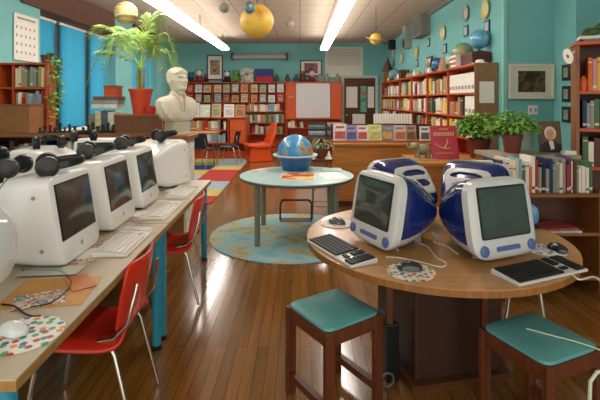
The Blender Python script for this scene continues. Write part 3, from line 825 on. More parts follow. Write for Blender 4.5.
# lying flat: the headband plane turned down on the case top (x-rotation about 80-90 degrees)
def lay(o, x, y, z, yaw, label=None, pitch=-82, roll=0):
    if o is None:
        o = copy_tree(HP0); o['label'] = label
    o.location = (x, y, z); o.rotation_euler = (R(pitch), R(roll), R(yaw)); return o
lay(HP0, -1.20, 2.03, HZ + .035, -60)
lay(None, -1.30, 2.62, HZ + .035, -70, 'black headphones on the second aisle-facing white computer')
lay(None, -1.29, 3.12, HZ + .035, -75, 'black headphones on the third aisle-facing white computer')
lay(None, -1.22, 3.70, HZ + .035, -60, 'black headphones on the far-end white computer, below the bust')
lay(None, -1.42, 2.25, HZ + .0, 100, 'black headphones between the near computer pair, one cup showing')
lay(None, -1.78, 3.12, HZ + .035, 30, 'black headphones on the middle rear-row white computer')
lay(None, -1.80, 3.68, HZ + .035, 40, 'black headphones on the rear-row computer in front of the chess pieces')
lay(None, -1.62, 2.3, HZ + .035, 70, 'black headphones cut by the left frame edge on the rear-row computer')

# ---------------------------------------------------------------- red chairs
M_REDP = mat('red_plastic', '#d2301c', .3, coat=.25)
def make_chair(label, group, m, name='plastic_chair'):
    t = thing(name, label, 'chair', group=group)     # faces -y; origin on the floor under the seat centre
    W = .20
    prof = [(-.21, .37), (-.205, .40), (-.19, .425), (-.15, .433), (-.05, .425), (.06, .418), (.13, .42), (.165, .435), (.185, .465)]
    def sheet(pr, wf, cup, th=.008):
        rg = []
        n = 12
        for i, (y, z) in enumerate(pr):
            w = wf(i / (len(pr) - 1)); top = []
            for j in range(n + 1):
                a = -1 + 2 * j / n; top.append(Vector((a * w, y, z)) + cup(a))
            rg.append(top)
        mb = MB(); vs = [p for r in rg for p in r]; fs = []
        for i in range(len(rg) - 1):
            for j in range(n): fs.append((i * (n + 1) + j, i * (n + 1) + j + 1, (i + 1) * (n + 1) + j + 1, (i + 1) * (n + 1) + j))
        mb.add(vs, fs); return mb
    o = sheet(prof, lambda f: W * (.93 + .07 * math.sin(math.pi * f)), lambda a: Vector((0, 0, .012 * a * a - .045 * a ** 8))).build('seat', m, t, smooth=True, sub=1)
    s = o.modifiers.new('solid', 'SOLIDIFY'); s.thickness = .011
    bp = [(.185, .465), (.196, .50), (.205, .56), (.218, .63), (.232, .70), (.238, .735), (.239, .75)]
    def bw(f): return W * (.90 + .10 * math.sin(math.pi * min(1, f * 1.1))) * (1 if f < .8 else 1 - 1.6 * (f - .8) ** 1.5)
    o = sheet(bp, bw, lambda a: Vector((0, -.035 * a * a, 0))).build('backrest', m, t, smooth=True, sub=1)
    s = o.modifiers.new('solid', 'SOLIDIFY'); s.thickness = .011
    for sx in (-1, 1):
        x = sx * .165
        MB().tube([(x * .9, -.10, .405), (x, -.15, .395), (x * 1.04, -.175, .36), (x * 1.12, -.235, .012)], .010, 10).build('leg', M_CHROME, t, smooth=True)
        MB().tube([(x * .9, .08, .405), (x, .13, .395), (x * 1.04, .15, .36), (x * 1.12, .235, .012)], .010, 10).build('leg', M_CHROME, t, smooth=True)
        MB().tube([(x * .9, .05, .407), (x * 1.02, .15, .43), (x * 1.1, .212, .50), (x * 1.05, .232, .60), (x * .92, .240, .66)], .008, 10).build('back_support', M_CHROME, t, smooth=True)
    for y in (-.10, .08):
        MB().tube([(-.15, y, .405), (.15, y, .405)], .009, 8).build('cross_bar', M_CHROME, t, smooth=True)
    return t
GC = 'red plastic chairs at the long tables'
ch = make_chair('red plastic chair nearest the camera, pushed under the cream table', GC, M_REDP)
ch.location = (-.955, 2.06, 0); ch.rotation_euler = (0, 0, R(-88))
dup(ch, (-.965, 3.28, 0), R(-86), 'red plastic chair further along, beside the far teal table leg')

# ---------------------------------------------------------------- stools
M_VINYL = mat('teal_vinyl', '#5b9c9a', .38, vary=.05, scale=8)
M_STOOLW = wood('stool_wood', '#5e3018', .4, axis=2)
def make_stool(label):
    t = thing('stool', label, 'stool', group='square stools with teal seats at the round table')
    h = .168
    o = MB().rings([sring(0, h - .012 - d, 0, 1, 10, 40) for d in (0,)], cap=False)
    def sq(w, z): return [(w * sup(math.cos(2 * math.pi * (j + .5) / 40), 9), w * sup(math.sin(2 * math.pi * (j + .5) / 40), 9), z) for j in range(40)]
    MB().rings([sq(h - .012, .425), sq(h - .006, .435), sq(h - .008, .446), sq(h - .03, .454), sq(h - .09, .460), sq(.02, .462)]).build('cushion', M_VINYL, t, smooth=True)
    for sx in (-1, 1):
        for sy in (-1, 1):
            box_mb(sx * (h - .022) - .024, sx * (h - .022) + .024, sy * (h - .012) - .014, sy * (h - .012) + .014, 0, .432).build('leg', M_STOOLW, t, bev=.003)
    for s in (-1, 1):
        box_mb(-h + .04, h - .04, s * (h - .012) - .011, s * (h - .012) + .011, .37, .43).build('rail', M_STOOLW, t)
        box_mb(s * (h - .014) - .011, s * (h - .014) + .011, -h + .02, h - .02, .37, .43).build('rail', M_STOOLW, t)
        box_mb(s * (h - .022) - .016, s * (h - .022) + .016, -h + .02, h - .02, .07, .105).build('foot_rail', M_STOOLW, t)
    return t
st = make_stool('teal-seated wooden stool standing clear, left of the round table')
st.location = (.162, 2.155, 0); st.rotation_euler = (0, 0, R(34))
dup(st, (1.03, 1.90, 0), R(24), 'teal-seated wooden stool under the right front of the round table')

# ---------------------------------------------------------------- globe table, rug, globe
t = thing('map_table', 'round pale blue table carrying the globe and open magazines', 'table', (-.035, 4.75, .0095), 0)
ZG = .645
MB().lathe([(.605, ZG - .012), (.61, ZG - .008), (.61, ZG)], 64).build('tabletop', mat('pale_blue_laminate', '#a9c6c4', .3, vary=.08, scale=4), t)
MB().lathe([(.600, ZG - .035), (.608, ZG - .03), (.608, ZG - .012)], 64).build('edge_band', mat('grey_edge', '#5f5a50', .5), t)
for sx in (-1, 1):
    for sy in (-1, 1):
        MB().cyl((sx * .39, sy * .375, 0), .028, ZG - .035, 16).build('leg', mat('grey_green_leg', '#7f8474', .4), t, smooth=True)
MAPC = [(0, '#5f9fb5'), (.42, '#79a9b0'), (.50, '#a9a67c'), (.56, '#7d9657'), (.62, '#b9a06c'), (.70, '#8fb0a4')]
o = MB().lathe([(.86, 0), (.86, .008)], 96).build('rug', ramp_mat('world_map_rug', [(0, '#7aaab6'), (.40, '#8fb4b6'), (.50, '#b0a886'), (.55, '#8c9f70'), (.60, '#b9a780'), (.68, '#93b1ac')], 2.6, .9, stretch=(1, 1.4, 1)), loc=(-.10, 4.76, .001))
tag(o, 'round blue map rug on the floor under the globe table', 'rug')
def globe(name, label, loc, r, m, ring, base=True, tilt=20, cradle=False, group=None):
    t = thing(name, label, 'globe', loc, 0, group)
    cz = r + (.05 if not cradle else .006)
    MB().ball((0, 0, 0), r, 32, n=20).build('ball', m, t, smooth=True, loc=(0, 0, cz), rot=(0, R(tilt), 0))
    if cradle:
        pts = [(math.cos(a) * r * 1.07, math.sin(a) * r * 1.07, 0) for a in [2 * math.pi * i / 40 for i in range(41)]]
        MB().lathe([(r * 1.03, -.008), (r * 1.26, -.008), (r * 1.26, .006), (r * 1.03, .006)], 48, cap=False).build('horizon_ring', mat('pale_horizon_ring', '#b9c6c4', .4), t, loc=(0, 0, cz - .03))
        MB().lathe([(r * .70, 0), (r * .74, .02), (r * .90, cz * .5), (r * 1.04, cz - .035)], 40, cap=False).build('cradle', mat('blue_cradle', '#2c5f95', .35, vary=.3, scale=10), t, smooth=True)
    else:
        mp = MB()
        pts = [(1.06 * r * math.sin(a), 0, 1.06 * r * math.cos(a)) for a in [math.pi * i / 20 for i in range(21)]]
        mp.tube(pts, r * .035, 6); mp.build('meridian', ring, t, smooth=True, loc=(0, 0, cz), rot=(0, R(tilt), 0))
        MB().lathe([(r * .6, 0), (r * .6, .01), (r * .15, .025), (r * .08, .045), (r * .08, .055)], 24).build('stand', ring, t, smooth=True)
    return t
GLOBEM = ramp_mat('globe_map', [(0, '#3c86b8'), (.50, '#5d9fc4'), (.56, '#b08a5c'), (.61, '#a2703f'), (.66, '#c9b98a')], 6, .3, coat=.4)
globe('globe', 'large globe in a blue cradle on the round map table', (-.055, 5.10, ZG), .205, GLOBEM, M_STEEL, cradle=True)
def sheetpile(name, label, cat, x, y, z, w, d, h, rz, m, m2=None, group=None):
    mb = MB().box(-w / 2, w / 2, -d / 2, d / 2, 0, h)
    ms = [m]
    if m2: mb.box(-w / 2 + .012, w / 2 - .012, -d / 2 + .012, d / 2 - .012, h, h + .0008, m=1); ms.append(m2)
    o = mb.build(name, ms, loc=(x, y, z), rot=(0, 0, rz)); return tag(o, label, cat, group)
HOT = ramp_mat('fiery_picture', [(0, '#8d2f2a'), (.40, '#c2452c'), (.49, '#e09a3a'), (.55, '#e9c963'), (.62, '#d7d2c0')], 5, .4)
sheetpile('magazine', 'open magazine with a red and yellow picture in front of the globe', 'magazine', -.02, 4.64, ZG, .36, .42, .012, R(-3), M_PAPER, HOT)
sheetpile('poster_sheet', 'pale blue printed sheet left of the fiery magazine on the map table', 'paper', -.33, 4.66, ZG, .24, .40, .004, R(-5), mat('pale_sheet', '#dfe4e2', .6, vary=.12, scale=12))
sheetpile('magazine', 'dark-covered thin magazine at the left rim of the map table', 'magazine', -.46, 4.97, ZG, .20, .20, .010, R(20), mat('mag_grey', '#b3aca0', .5, vary=.3, scale=12))
sheetpile('magazine', 'white magazine at the right of the fiery one on the map table', 'magazine', .34, 4.70, ZG, .26, .42, .010, R(15), M_PAPER, mat('mag_pale', '#e2e4e0', .5, vary=.2, scale=10))
sheetpile('magazine', 'small stack-top magazine behind the white one on the map table', 'magazine', .36, 5.06, ZG, .24, .22, .018, R(5), mat('mag_mint', '#a7b8b0', .5, vary=.2, scale=12))
# stand with a plant behind the globe table
t = thing('plant_stand', 'small round dark-topped stand behind the globe table', 'stand', (.26, 5.55, 0))
MB().lathe([(.16, .70), (.165, .705), (.165, .725)], 32).build('top', M_DKWOOD, t)
for k in range(4):
    a = R(45 + 90 * k); MB().tube([(.12 * math.cos(a), .12 * math.sin(a), .70), (.15 * math.cos(a), .15 * math.sin(a), 0)], .010, 8).build('leg', M_STEEL, t, smooth=True)
MB().tube([(.14 * math.cos(a), .14 * math.sin(a), .15) for a in [2 * math.pi * i / 24 for i in range(25)]], .006, 6).build('ring_brace', M_STEEL, t)
t = thing('wire_rack', 'low dark wire frame on the floor beyond the globe table', 'stand', (-.05, 5.32, 0))
for x in (-.19, .19): MB().tube([(x, 0, 0), (x, 0, .20), (x * .85, 0, .25)], .012, 8).build('leg', mat('dark_rust_wire', '#4a2a20', .5), t)
MB().tube([(-.165, 0, .25), (.165, 0, .25)], .012, 8).build('top_bar', MATS['dark_rust_wire'], t)
MB().box(-.19, .19, -.09, .09, .0, .012).build('base', MATS['dark_rust_wire'], t)

def leafy(name, label, loc, pot_r, pot_h, potm, n, spread, height, leafm, leaf=.05, cat='potted plant', group=None, seed=1, droop=.5):
    rnd = random.Random(seed); t = thing(name, label, cat, loc, 0, group)
    MB().lathe([(pot_r * .72, 0), (pot_r * .93, pot_h * .8), (pot_r, pot_h * .8), (pot_r * 1.02, pot_h), (pot_r * .9, pot_h), (pot_r * .88, pot_h * .85)], 24).build('pot', potm, t, smooth=True)
    MB().lathe([(pot_r * .86, pot_h * .84), (pot_r * .1, pot_h * .88)], 16).build('soil', mat('soil', '#2e2015', .9), t)
    lv = MB(); stm = MB()
    for i in range(n):
        a = rnd.uniform(0, 2 * math.pi); r = spread * math.sqrt(rnd.uniform(.02, 1)); h = pot_h + height * (1 - droop * (r / spread) ** 2) * rnd.uniform(.35, 1)
        tip = Vector((r * math.cos(a), r * math.sin(a), h)); root = Vector((tip.x * .15, tip.y * .15, pot_h * .85))
        if i % 4 == 0: stm.tube([root, root.lerp(tip, .5) + Vector((0, 0, height * .12)), tip], .003, 5)
        L = leaf * rnd.uniform(.7, 1.3); b = a + rnd.uniform(-1, 1); d = Vector((math.cos(b), math.sin(b), rnd.uniform(-.6, .35))).normalized()
        s = d.cross(Vector((0, 0, 1))).normalized() * L * .26; up = s.cross(d).normalized() * L * .1
        lv.add([tip, tip + d * L * .45 + s + up, tip + d * L - up, tip + d * L * .45 - s + up, tip + d * L * .45], [(0, 4, 1), (0, 3, 4), (4, 2, 1), (3, 2, 4)])
    stm.build('stems', mat('stem_green', '#5b7a35', .6), t)
    lv.build('foliage', leafm, t)
    return t
M_LEAF = mat('leaf_green', '#7fae4a', .5, vary=.45, scale=25)
M_LEAF2 = mat('leaf_light', '#83a84a', .5, vary=.4, scale=25)
M_TERRA = mat('terracotta_brown', '#74382a', .6, vary=.1)
leafy('potted_plant', 'small potted plant with white blooms on the stand behind the globe table', (.26, 5.55, .726), .07, .10, M_TERRA, 160, .14, .16, mat('greyish_leaf', '#8f9a78', .6, vary=.4, scale=30), .045, seed=4)
# cone ornament beside it
for x, nm in ((.36, 'right'), (.155, 'left')):
    o = MB().lathe([(.035, 0), (.03, .02), (.006, .10)], 16).build('paper_cone', M_PAPER, loc=(x, 5.47, .726), smooth=True)
    tag(o, 'small white cone ornament %s of the flowers on the plant stand' % nm, 'ornament')
p1 = P(477, 155, 4.5)
leafy('potted_plant', 'bushy green plant in a brown pot on the nearer counter, beside the red book', (1.84, 4.52, .871), .115, .19, M_TERRA, 560, .22, .29, M_LEAF, .075, seed=11, group='green plants in brown pots behind the book row', droop=.65)
leafy('potted_plant', 'bushy green plant in a brown pot on the cabinet behind the book row', (1.86, 3.86, 1.001), .088, .155, M_TERRA, 460, .19, .22, M_LEAF, .062, seed=12, group='green plants in brown pots behind the book row', droop=.65)
# ---------------------------------------------------------------- bust on its pedestal
PX, PY = -1.35, 4.85
t = thing('pedestal', 'brown pedestal cabinet with a white side under the marble bust', 'pedestal', (PX, PY, 0), 0)
box_mb(-.20, .12, -.2, .16, 0, 1.04).build('body', M_WALNUT_Z, t)
box_mb(.12, .15, -.19, .15, .02, 1.03).build('side_board', mat('white_marbled_board', '#d9d2c2', .6, vary=.25, scale=9), t)
box_mb(-.23, .19, -.22, .19, 1.04, 1.08).build('top', M_WALNUT, t)
M_MARBLE = mat('cream_marble', '#cfc6b0', .45, vary=.08, scale=7)
M_MARBLE2 = mat('stained_marble', '#b9b09a', .5, vary=.1, scale=9)
def bust():
    t = thing('bust', 'cream marble bust of a man on the brown pedestal', 'sculpture', (PX - .0, PY - .01, 1.081), R(52)); t.scale = (.95, .95, .95)
    # faces local -y, turned to its left/right by the root
    MB().rings([[(.13 * sup(math.cos(a), 6), .11 * sup(math.sin(a), 6), z) for a in [2 * math.pi * (j + .5) / 32 for j in range(32)]] for z in (0, .02)] + [[(.12 * sup(math.cos(a), 6), .10 * sup(math.sin(a), 6), z) for a in [2 * math.pi * (j + .5) / 32 for j in range(32)]] for z in (.025, .15)]).build('plinth', M_MARBLE2, t, bev=.004)
    # torso + neck + head as one lofted surface, then pushed into shape
    secs = [(.15, .12, .085, 0, 3), (.165, .165, .10, 0, 3), (.20, .215, .115, .0, 2.8), (.25, .24, .122, .003, 2.7), (.29, .248, .125, .005, 2.6), (.33, .252, .125, .01, 2.6), (.38, .250, .118, .015, 2.6),
        (.415, .225, .105, .02, 2.5), (.435, .17, .09, .022, 2.2), (.45, .11, .082, .02, 2), (.465, .084, .078, .012, 2), (.485, .076, .078, .002, 2), (.50, .074, .088, -.012, 2)]
    HS = 1.14
    secs += [(.50 + (z - .545) * HS, hx * HS, hy * HS, cy * HS, n) for z, hx, hy, cy, n in ((.56, .064, .088, -.02, 2.1), (.58, .070, .098, -.018, 2.2), (.61, .077, .103, -.012, 2.2), (.64, .081, .106, -.008, 2.2), (.67, .083, .108, -.004, 2.2), (.70, .084, .108, 0, 2.2), (.73, .081, .104, .002, 2.2), (.755, .071, .092, .004, 2.1), (.775, .052, .07, .006, 2), (.788, .025, .035, .008, 2))]
    # interpolate finely
    fine = []
    for a, b in zip(secs, secs[1:]):
        k = max(1, int((b[0] - a[0]) / .008))
        for q in range(k): fine.append(tuple(a[i] + (b[i] - a[i]) * q / k for i in range(5)))
    fine.append(secs[-1]); seg = 72; rg = []
    def g(x, y, sx, sy): return math.exp(-(x / sx) ** 2 - (y / sy) ** 2)
    for z, hx, hy, cy, n in fine:
        r = []
        for j in range(seg):
            a = 2 * math.pi * j / seg; x = hx * sup(math.cos(a), n); y = cy + hy * sup(math.sin(a), n)
            fr = max(0, -math.sin(a))       # 1 at the face
            if z > .50:
                d = 0; z0 = z; z = .545 + (z - .50) / HS; x /= HS
                zz = z - .655
                nose = .030 * math.exp(-(x / .013) ** 2) * (math.exp(-((zz + .012) / .016) ** 2) + .62 * math.exp(-((zz - .012) / .02) ** 2))
                brow = .008 * math.exp(-((zz - .036) / .009) ** 2) * math.exp(-(x / .05) ** 4)
                eyes = -.014 * (g(x - .032, zz - .018, .017, .011) + g(x + .032, zz - .018, .017, .011))
                ball = .008 * (g(x - .032, zz - .017, .009, .007) + g(x + .032, zz - .017, .009, .007))
                lips = .009 * g(x, zz + .045, .024, .0065) + .008 * g(x, zz + .058, .020, .006) - .006 * g(x, zz + .051, .026, .003)
                chin = .014 * g(x, zz + .085, .022, .014)
                cheek = .006 * (g(x - .042, zz + .005, .018, .016) + g(x + .042, zz + .005, .018, .016))
                d = (nose + brow + eyes + ball + lips + chin + cheek) * min(1, fr * 1.6)
                y -= d * HS * 1.8
                # hair: thick wavy mass over top, back and sides
                def sm(e0, e1, q):
                    q = min(1, max(0, (q - e0) / (e1 - e0))); return q * q * (3 - 2 * q)
                top = sm(.712, .735, z + .012 * math.sin(x * 60))
                sides = sm(-.55, -.2, math.sin(a)) * sm(.60, .64, z + .02 * math.sin(a * 5))
                hair = max(top, sides)
                k = 1 + hair * (.12 + .07 * math.sin(a * 8 + z * 70) * math.sin(z * 110 + a * 4) + .02 * math.sin(a * 21 + z * 160))
                x *= k; y = cy * HS + (y - cy * HS) * k
                x *= HS; z = z0
            else:
                # folds of the draped coat
                if z < .43:
                    k = 1 + (.030 * math.sin(a * 9 + z * 22) + .018 * math.sin(a * 17 - z * 40)) * min(1, (.45 - z) * 8)
                    x *= k; y = cy + (y - cy) * k
            r.append((x, y, z))
        rg.append(r)
    MB().rings(rg).build('torso_and_head', M_MARBLE, t, smooth=True)
    for s in (-1, 1):
        MB().ball((s * .101, .008, .615), .032, 12, sc=(.35, .6, 1)).build('ear', M_MARBLE, t, smooth=True)
        # lapels and collar
        MB().tube([(s * .075, .03, .485), (s * .065, -.05, .47), (s * .045, -.10, .43), (s * .02, -.128, .36), (s * .012, -.128, .27)], .016, 8, r2=.008).build('lapel', M_MARBLE, t, smooth=True)
    MB().ball((0, -.075, .475), .03, 12, sc=(1.2, .7, .8)).build('cravat', M_MARBLE, t, smooth=True)
bust()
# brown box beside the bust with the palm pot on it
t = thing('storage_box', 'brown box on the low bookcase under the orange palm pot', 'box', (-1.90, 5.15, 1.086))
box_mb(-.22, .24, -.12, .15, 0, .19).build('body', mat('box_brown', '#6b4426', .55, vary=.1, scale=6), t)
box_mb(-.23, .25, -.13, .16, .19, .205).build('lid', M_WALNUT, t)
t = thing('storage_box', 'light brown box at the left frame edge on the low bookcase', 'box', (-3.30, 5.02, 1.086))
box_mb(-.24, .21, 0, .28, 0, .31).build('body', mat('tan_board', '#8f5f34', .6, vary=.1, scale=6), t)
box_mb(-.25, .22, -.01, .29, .31, .325).build('lid', M_WALNUT, t)
# palm
def palm():
    t = thing('potted_palm', 'tall arching palm in an orange pot on the brown box', 'potted plant', (-1.87, 5.17, 1.292))
    MB().lathe([(.085, 0), (.128, .27), (.14, .27), (.142, .30), (.125, .30), (.12, .26)], 28).build('pot', mat('orange_pot', '#c4451f', .5, vary=.06), t, smooth=True)
    MB().lathe([(.12, .265), (.01, .27)], 16).build('soil', mat('soil', '#2e2015', .9), t)
    rnd = random.Random(5)
    M_FROND = mat('palm_green', '#93b450', .5, vary=.45, scale=6)
    M_TRUNK = mat('palm_cane', '#8b8a4a', .6, vary=.3, scale=30)
    mb = MB()
    for k in range(6):
        a = k * 1.05; mb.tube([(.03 * math.cos(a), .03 * math.sin(a), .26), (.045 * math.cos(a), .045 * math.sin(a), .42), (.05 * math.cos(a), .05 * math.sin(a), .55)], .012, 8, r2=.008)
    mb.build('canes', M_TRUNK, t, smooth=True)
    specs = [(178, .62, .48, .40), (168, .52, .28, .0), (205, .58, .18, -.20), (188, .48, .34, .14), (15, .30, .60, .46), (60, .24, .66, .52), (0, .42, .38, .16), (100, .26, .46, .3), (142, .50, .50, .32), (330, .36, .28, .02), (225, .42, .36, .08), (345, .50, .20, -.04)]
    for az, reach, rise, tipz in specs:
        a = R(az); d = Vector((math.cos(a), math.sin(a), 0)); side = Vector((-math.sin(a), math.cos(a), 0)); n = 26; pts = []
        for i in range(n + 1):
            s = i / n
            # rises to 'rise' two thirds along, ends at 'tipz'
            h = rise * math.sin(min(1, s / .68) * math.pi / 2) if s < .68 else rise + (tipz - rise) * ((s - .68) / .32) ** 1.8
            pts.append(Vector((0, 0, .52)) + d * (reach * s ** 1.15) + Vector((0, 0, h)))
        fr = MB().tube(pts, .005, 6, r2=.002)
        for i in range(5, n + 1):
            s = i / n; L = (.20 * math.sin(math.pi * (.14 + .80 * s)) + .05) * rnd.uniform(.8, 1.15)
            tg = (pts[i] - pts[i - 1]).normalized()
            for sg in (-1, 1):
                e = (side * sg * .85 + tg * .75 + Vector((0, 0, .10 + rnd.uniform(-.1, .1)))).normalized()
                b = pts[i]; m1 = b + e * L * .5 + Vector((0, 0, .004)); m2 = b + e * L - Vector((0, 0, .28 * L))
                wv = tg * .009
                fr.add([b - wv * .4, m1 - wv, m2, m1 + wv, b + wv * .4], [(0, 1, 3, 4), (1, 2, 3)])
        fr.build('frond', M_FROND, t)
palm()
t = thing('flower_pot', 'small red pot beside the palm, next to the marble bust', 'pot', P(151, 113, 5.15).to_tuple(), 0)
MB().lathe([(.05, 0), (.065, .08), (.07, .08), (.07, .10), (.06, .10), (.055, .07)], 20).build('pot', mat('red_pot', '#b8341f', .5), t, smooth=True)
bpy.data.objects[t.name].location = (-1.715, 5.06, 1.292)
# chess pieces along the low bookcase
M_CHESS = mat('black_chess_wood', '#15140f', .35); M_CHESSW = mat('pale_chess_wood', '#7c725a', .4)
def piece(i, x, y, kind):
    pr = {'pawn': [(.016, 0), (.016, .008), (.008, .014), (.006, .034), (.011, .036), (.010, .044), (.004, .05)],
          'bishop': [(.018, 0), (.018, .01), (.009, .018), (.007, .05), (.012, .053), (.011, .066), (.003, .078)],
          'king': [(.02, 0), (.02, .012), (.010, .02), (.008, .06), (.014, .065), (.013, .085), (.004, .09), (.004, .105)],
          'rook': [(.018, 0), (.018, .01), (.011, .018), (.010, .042), (.016, .045), (.016, .058), (.010, .058), (.010, .052)]}[kind]
    o = MB().lathe(pr, 12).build('chess_piece', M_CHESS, smooth=True, loc=(x, y, 1.086))
    o.scale = (1.5, 1.5, 1.25)
    tag(o, 'black %s, %s from the left in the row of chess pieces on the low bookcase' % (kind, nth(i + 1)), 'chess piece', 'chess pieces on the low bookcase')
KK = ['pawn', 'rook', 'pawn', 'bishop', 'pawn', 'pawn', 'king', 'pawn', 'bishop', 'pawn', 'rook', 'pawn', 'pawn', 'bishop', 'king', 'pawn', 'rook', 'bishop', 'pawn', 'king', 'pawn', 'bishop']
for i, k in enumerate(KK):
    piece(i, -2.97 + i * .038 + (.04 if i > 10 else 0), 5.06 + .03 * ((i * 7) % 3 - 1), k)
# stacks on the bookcase right of the chess pieces
rnd = random.Random(21)
for i in range(5):
    h = rnd.uniform(.2, .27); cn = ['grey', 'cream', 'slate', 'white', 'tan'][i]; hx = ['#7c7b72', '#c0b490', '#4d5a60', '#d8d3c6', '#9c7d55'][i]
    o = box_mb(-.035, .035, -.11, .11, 0, h).build('file_box', mat('file_' + cn, hx, .6, vary=.25, scale=18), loc=(-2.125 - .074 * (4 - i) + .0, 5.22, 1.086), bev=.003)
    tag(o, '%s file box, %s from the left below the palm fronds' % (cn, nth(i + 1)), 'file box', 'file boxes on the low bookcase by the palm')
for i in range(3):
    cn = ['white', 'grey', 'brown'][i]
    o = box_mb(-.15, .15, -.10, .10, 0, .045).build('book', [mat('lying_' + cn, ['#cfcabd', '#8b8f8c', '#6f4a30'][i], .6, vary=.2, scale=14)], loc=(-2.28 + .01 * i, 5.22, 1.365 + .046 * i))
    tag(o, '%s book lying flat, %s from the bottom on the file boxes by the palm' % (cn, nth(i + 1)), 'book')
t = thing('small_crate', 'small red-brown crate on the flat books beside the palm pot', 'box', (-2.20, 5.22, 1.505))
box_mb(-.09, .06, -.08, .08, 0, .11).build('body', M_REDW, t); box_mb(-.10, .07, -.09, .09, .11, .125).build('lid', M_WALNUT, t)
# trailing vine beside the tall bookcase
def vine():
    t = thing('trailing_vine', 'green vine hanging from the tall red bookcase beside the blue blind', 'plant', (-3.03, 5.42, 1.086), 0)
    rnd = random.Random(2)
    MB().lathe([(.05, .76), (.07, .86), (.06, .86)], 16).build('pot', M_TERRA, t, smooth=True, loc=(-.15, .10, .076))
    lv = MB(); stm = MB()
    for k in range(5):
        x0 = rnd.uniform(-.06, .06); y0 = rnd.uniform(-.05, .05); pts = [(-.14, .09, .93), (x0 * .5 - .06, y0 + .04, .96)]
        L = rnd.uniform(.55, .88)
        for i in range(1, 13): pts.append((x0 + .03 * math.sin(i * .9 + k), y0 + .02 * math.cos(i + k), .93 - L * i / 12))
        stm.tube(pts, .004, 5)
        for p in pts[1:]:
            for q in range(3):
                b = Vector(p); a = rnd.uniform(0, 6.28); d = Vector((math.cos(a), math.sin(a), rnd.uniform(-.9, -.1))).normalized(); s = d.cross(Vector((0, 0, 1))).normalized(); l = rnd.uniform(.045, .085)
                lv.add([b, b + d * l * .5 + s * l * .35, b + d * l, b + d * l * .5 - s * l * .35], [(0, 1, 2, 3)])
    stm.build('stems', mat('stem_green', '#5b7a35', .6), t); lv.build('foliage', M_LEAF, t)
vine()
# calendar
t = thing('wall_calendar', 'large white calendar hanging above the tall red bookcase', 'calendar', (-3.735, 6.0, 1.99))
box_mb(0, .006, -.26, .27, 0, .62).build('sheet', M_PAPER, t)
mb = MB()
for r in range(4):
    for c in range(5): mb.box(.006, .0075, -.22 + .095 * c, -.19 + .095 * c, .09 + .11 * r, .125 + .11 * r)
mb.box(.006, .0075, -.2, .2, .55, .575).build('printed_days', mat('calendar_grey', '#8f9199', .8), t)
# ---------------------------------------------------------------- hanging planets
def planet(name, label, loc, r, m, ring=None):
    t = thing(name, label, 'model planet', loc)
    MB().ball((0, 0, 0), r, 28, n=18).build('ball', m, t, smooth=True)
    MB().cyl((0, 0, r * .98), .004, 3.17 - loc[2] - r * .98, 6).build('string', M_BLACK, t)
    if ring: MB().lathe([(r * 1.2, -.004), (r * 1.7, -.004), (r * 1.7, .004), (r * 1.2, .004)], 40, cap=False).build('ring', ring, t, rot=(R(12), R(8), 0))
    return t
SUNM = ramp_mat('sun_surface', [(0, '#c9602a'), (.36, '#d99a36'), (.42, '#e2b548'), (.60, '#d8a53c'), (.66, '#c9772c')], 3.2, .5)
planet('model_sun', 'large yellow sun model hanging from the ceiling', P(257, 21, 5.4).to_tuple(), .205, SUNM)
planet('model_earth', 'small blue earth model hanging in front of the yellow sun', P(249.5, 8, 5.1).to_tuple(), .066, ramp_mat('earth_surface', [(0, '#2f6fa8'), (.52, '#3f86b4'), (.56, '#7a8f4a'), (.64, '#d9dcd8')], 9, .4))
JUP = ramp_mat('banded_planet', [(0, '#a08a5c'), (.40, '#c2a873'), (.48, '#8f7a4e'), (.55, '#d2c398'), (.62, '#a78d5a')], 3, .5, detail=1, stretch=(.15, .15, 4))
planet('model_jupiter', 'banded tan planet model hanging above the palm', P(126, 13, 5.6).to_tuple(), .145, JUP)
planet('model_saturn', 'small yellow ringed planet model hanging before the right wall shelves', P(376, 39, 8).to_tuple(), .11, mat('saturn_yellow', '#d2b254', .5, vary=.1), mat('saturn_ring', '#c9b070', .6))
planet('model_planet', 'grey planet model hanging left of the yellow sun', P(224, 8, 6.5).to_tuple(), .075, mat('grey_planet', '#8f9388', .6, vary=.2, scale=12))
planet('model_planet', 'pale planet model hanging right of the yellow sun', P(290, 24, 9).to_tuple(), .08, mat('pale_planet', '#b6ab97', .6, vary=.1, scale=12))
# ---------------------------------------------------------------- back wall decoration
def framed(name, label, u0, u1, v0, v1, Y, fm, mm, art, border=.18, cat='framed picture'):
    a, b = P(u0, v0, Y), P(u1, v1, Y); w, h = b.x - a.x, a.z - b.z; fw = min(w, h) * .07
    t = thing(name, label, cat, ((a.x + b.x) / 2, Y, b.z))
    MB().box(-w / 2, w / 2, -.03, 0, 0, fw).box(-w / 2, w / 2, -.03, 0, h - fw, h).box(-w / 2, -w / 2 + fw, -.03, 0, fw, h - fw).box(w / 2 - fw, w / 2, -.03, 0, fw, h - fw).build('frame', fm, t)
    box_mb(-w / 2 + fw, w / 2 - fw, -.015, 0, fw, h - fw).build('mat_board', mm, t)
    bx, bz = w * border, h * border
    box_mb(-w / 2 + bx, w / 2 - bx, -.018, -.014, bz, h - bz).build('picture', art, t)
    return t
M_NAVYF = mat('navy_frame', '#1c2b45', .4)
framed('framed_picture', 'framed narrow poster standing on the back bookcase', 207, 223, 55, 80, 13.28, M_DKWOOD, M_PAPER, ramp_mat('poster_art', [(0, '#4a4a40'), (.42, '#7a8a78'), (.5, '#b08a4a'), (.56, '#8a5a44'), (.62, '#c9c0a0')], 5, .5), .2)
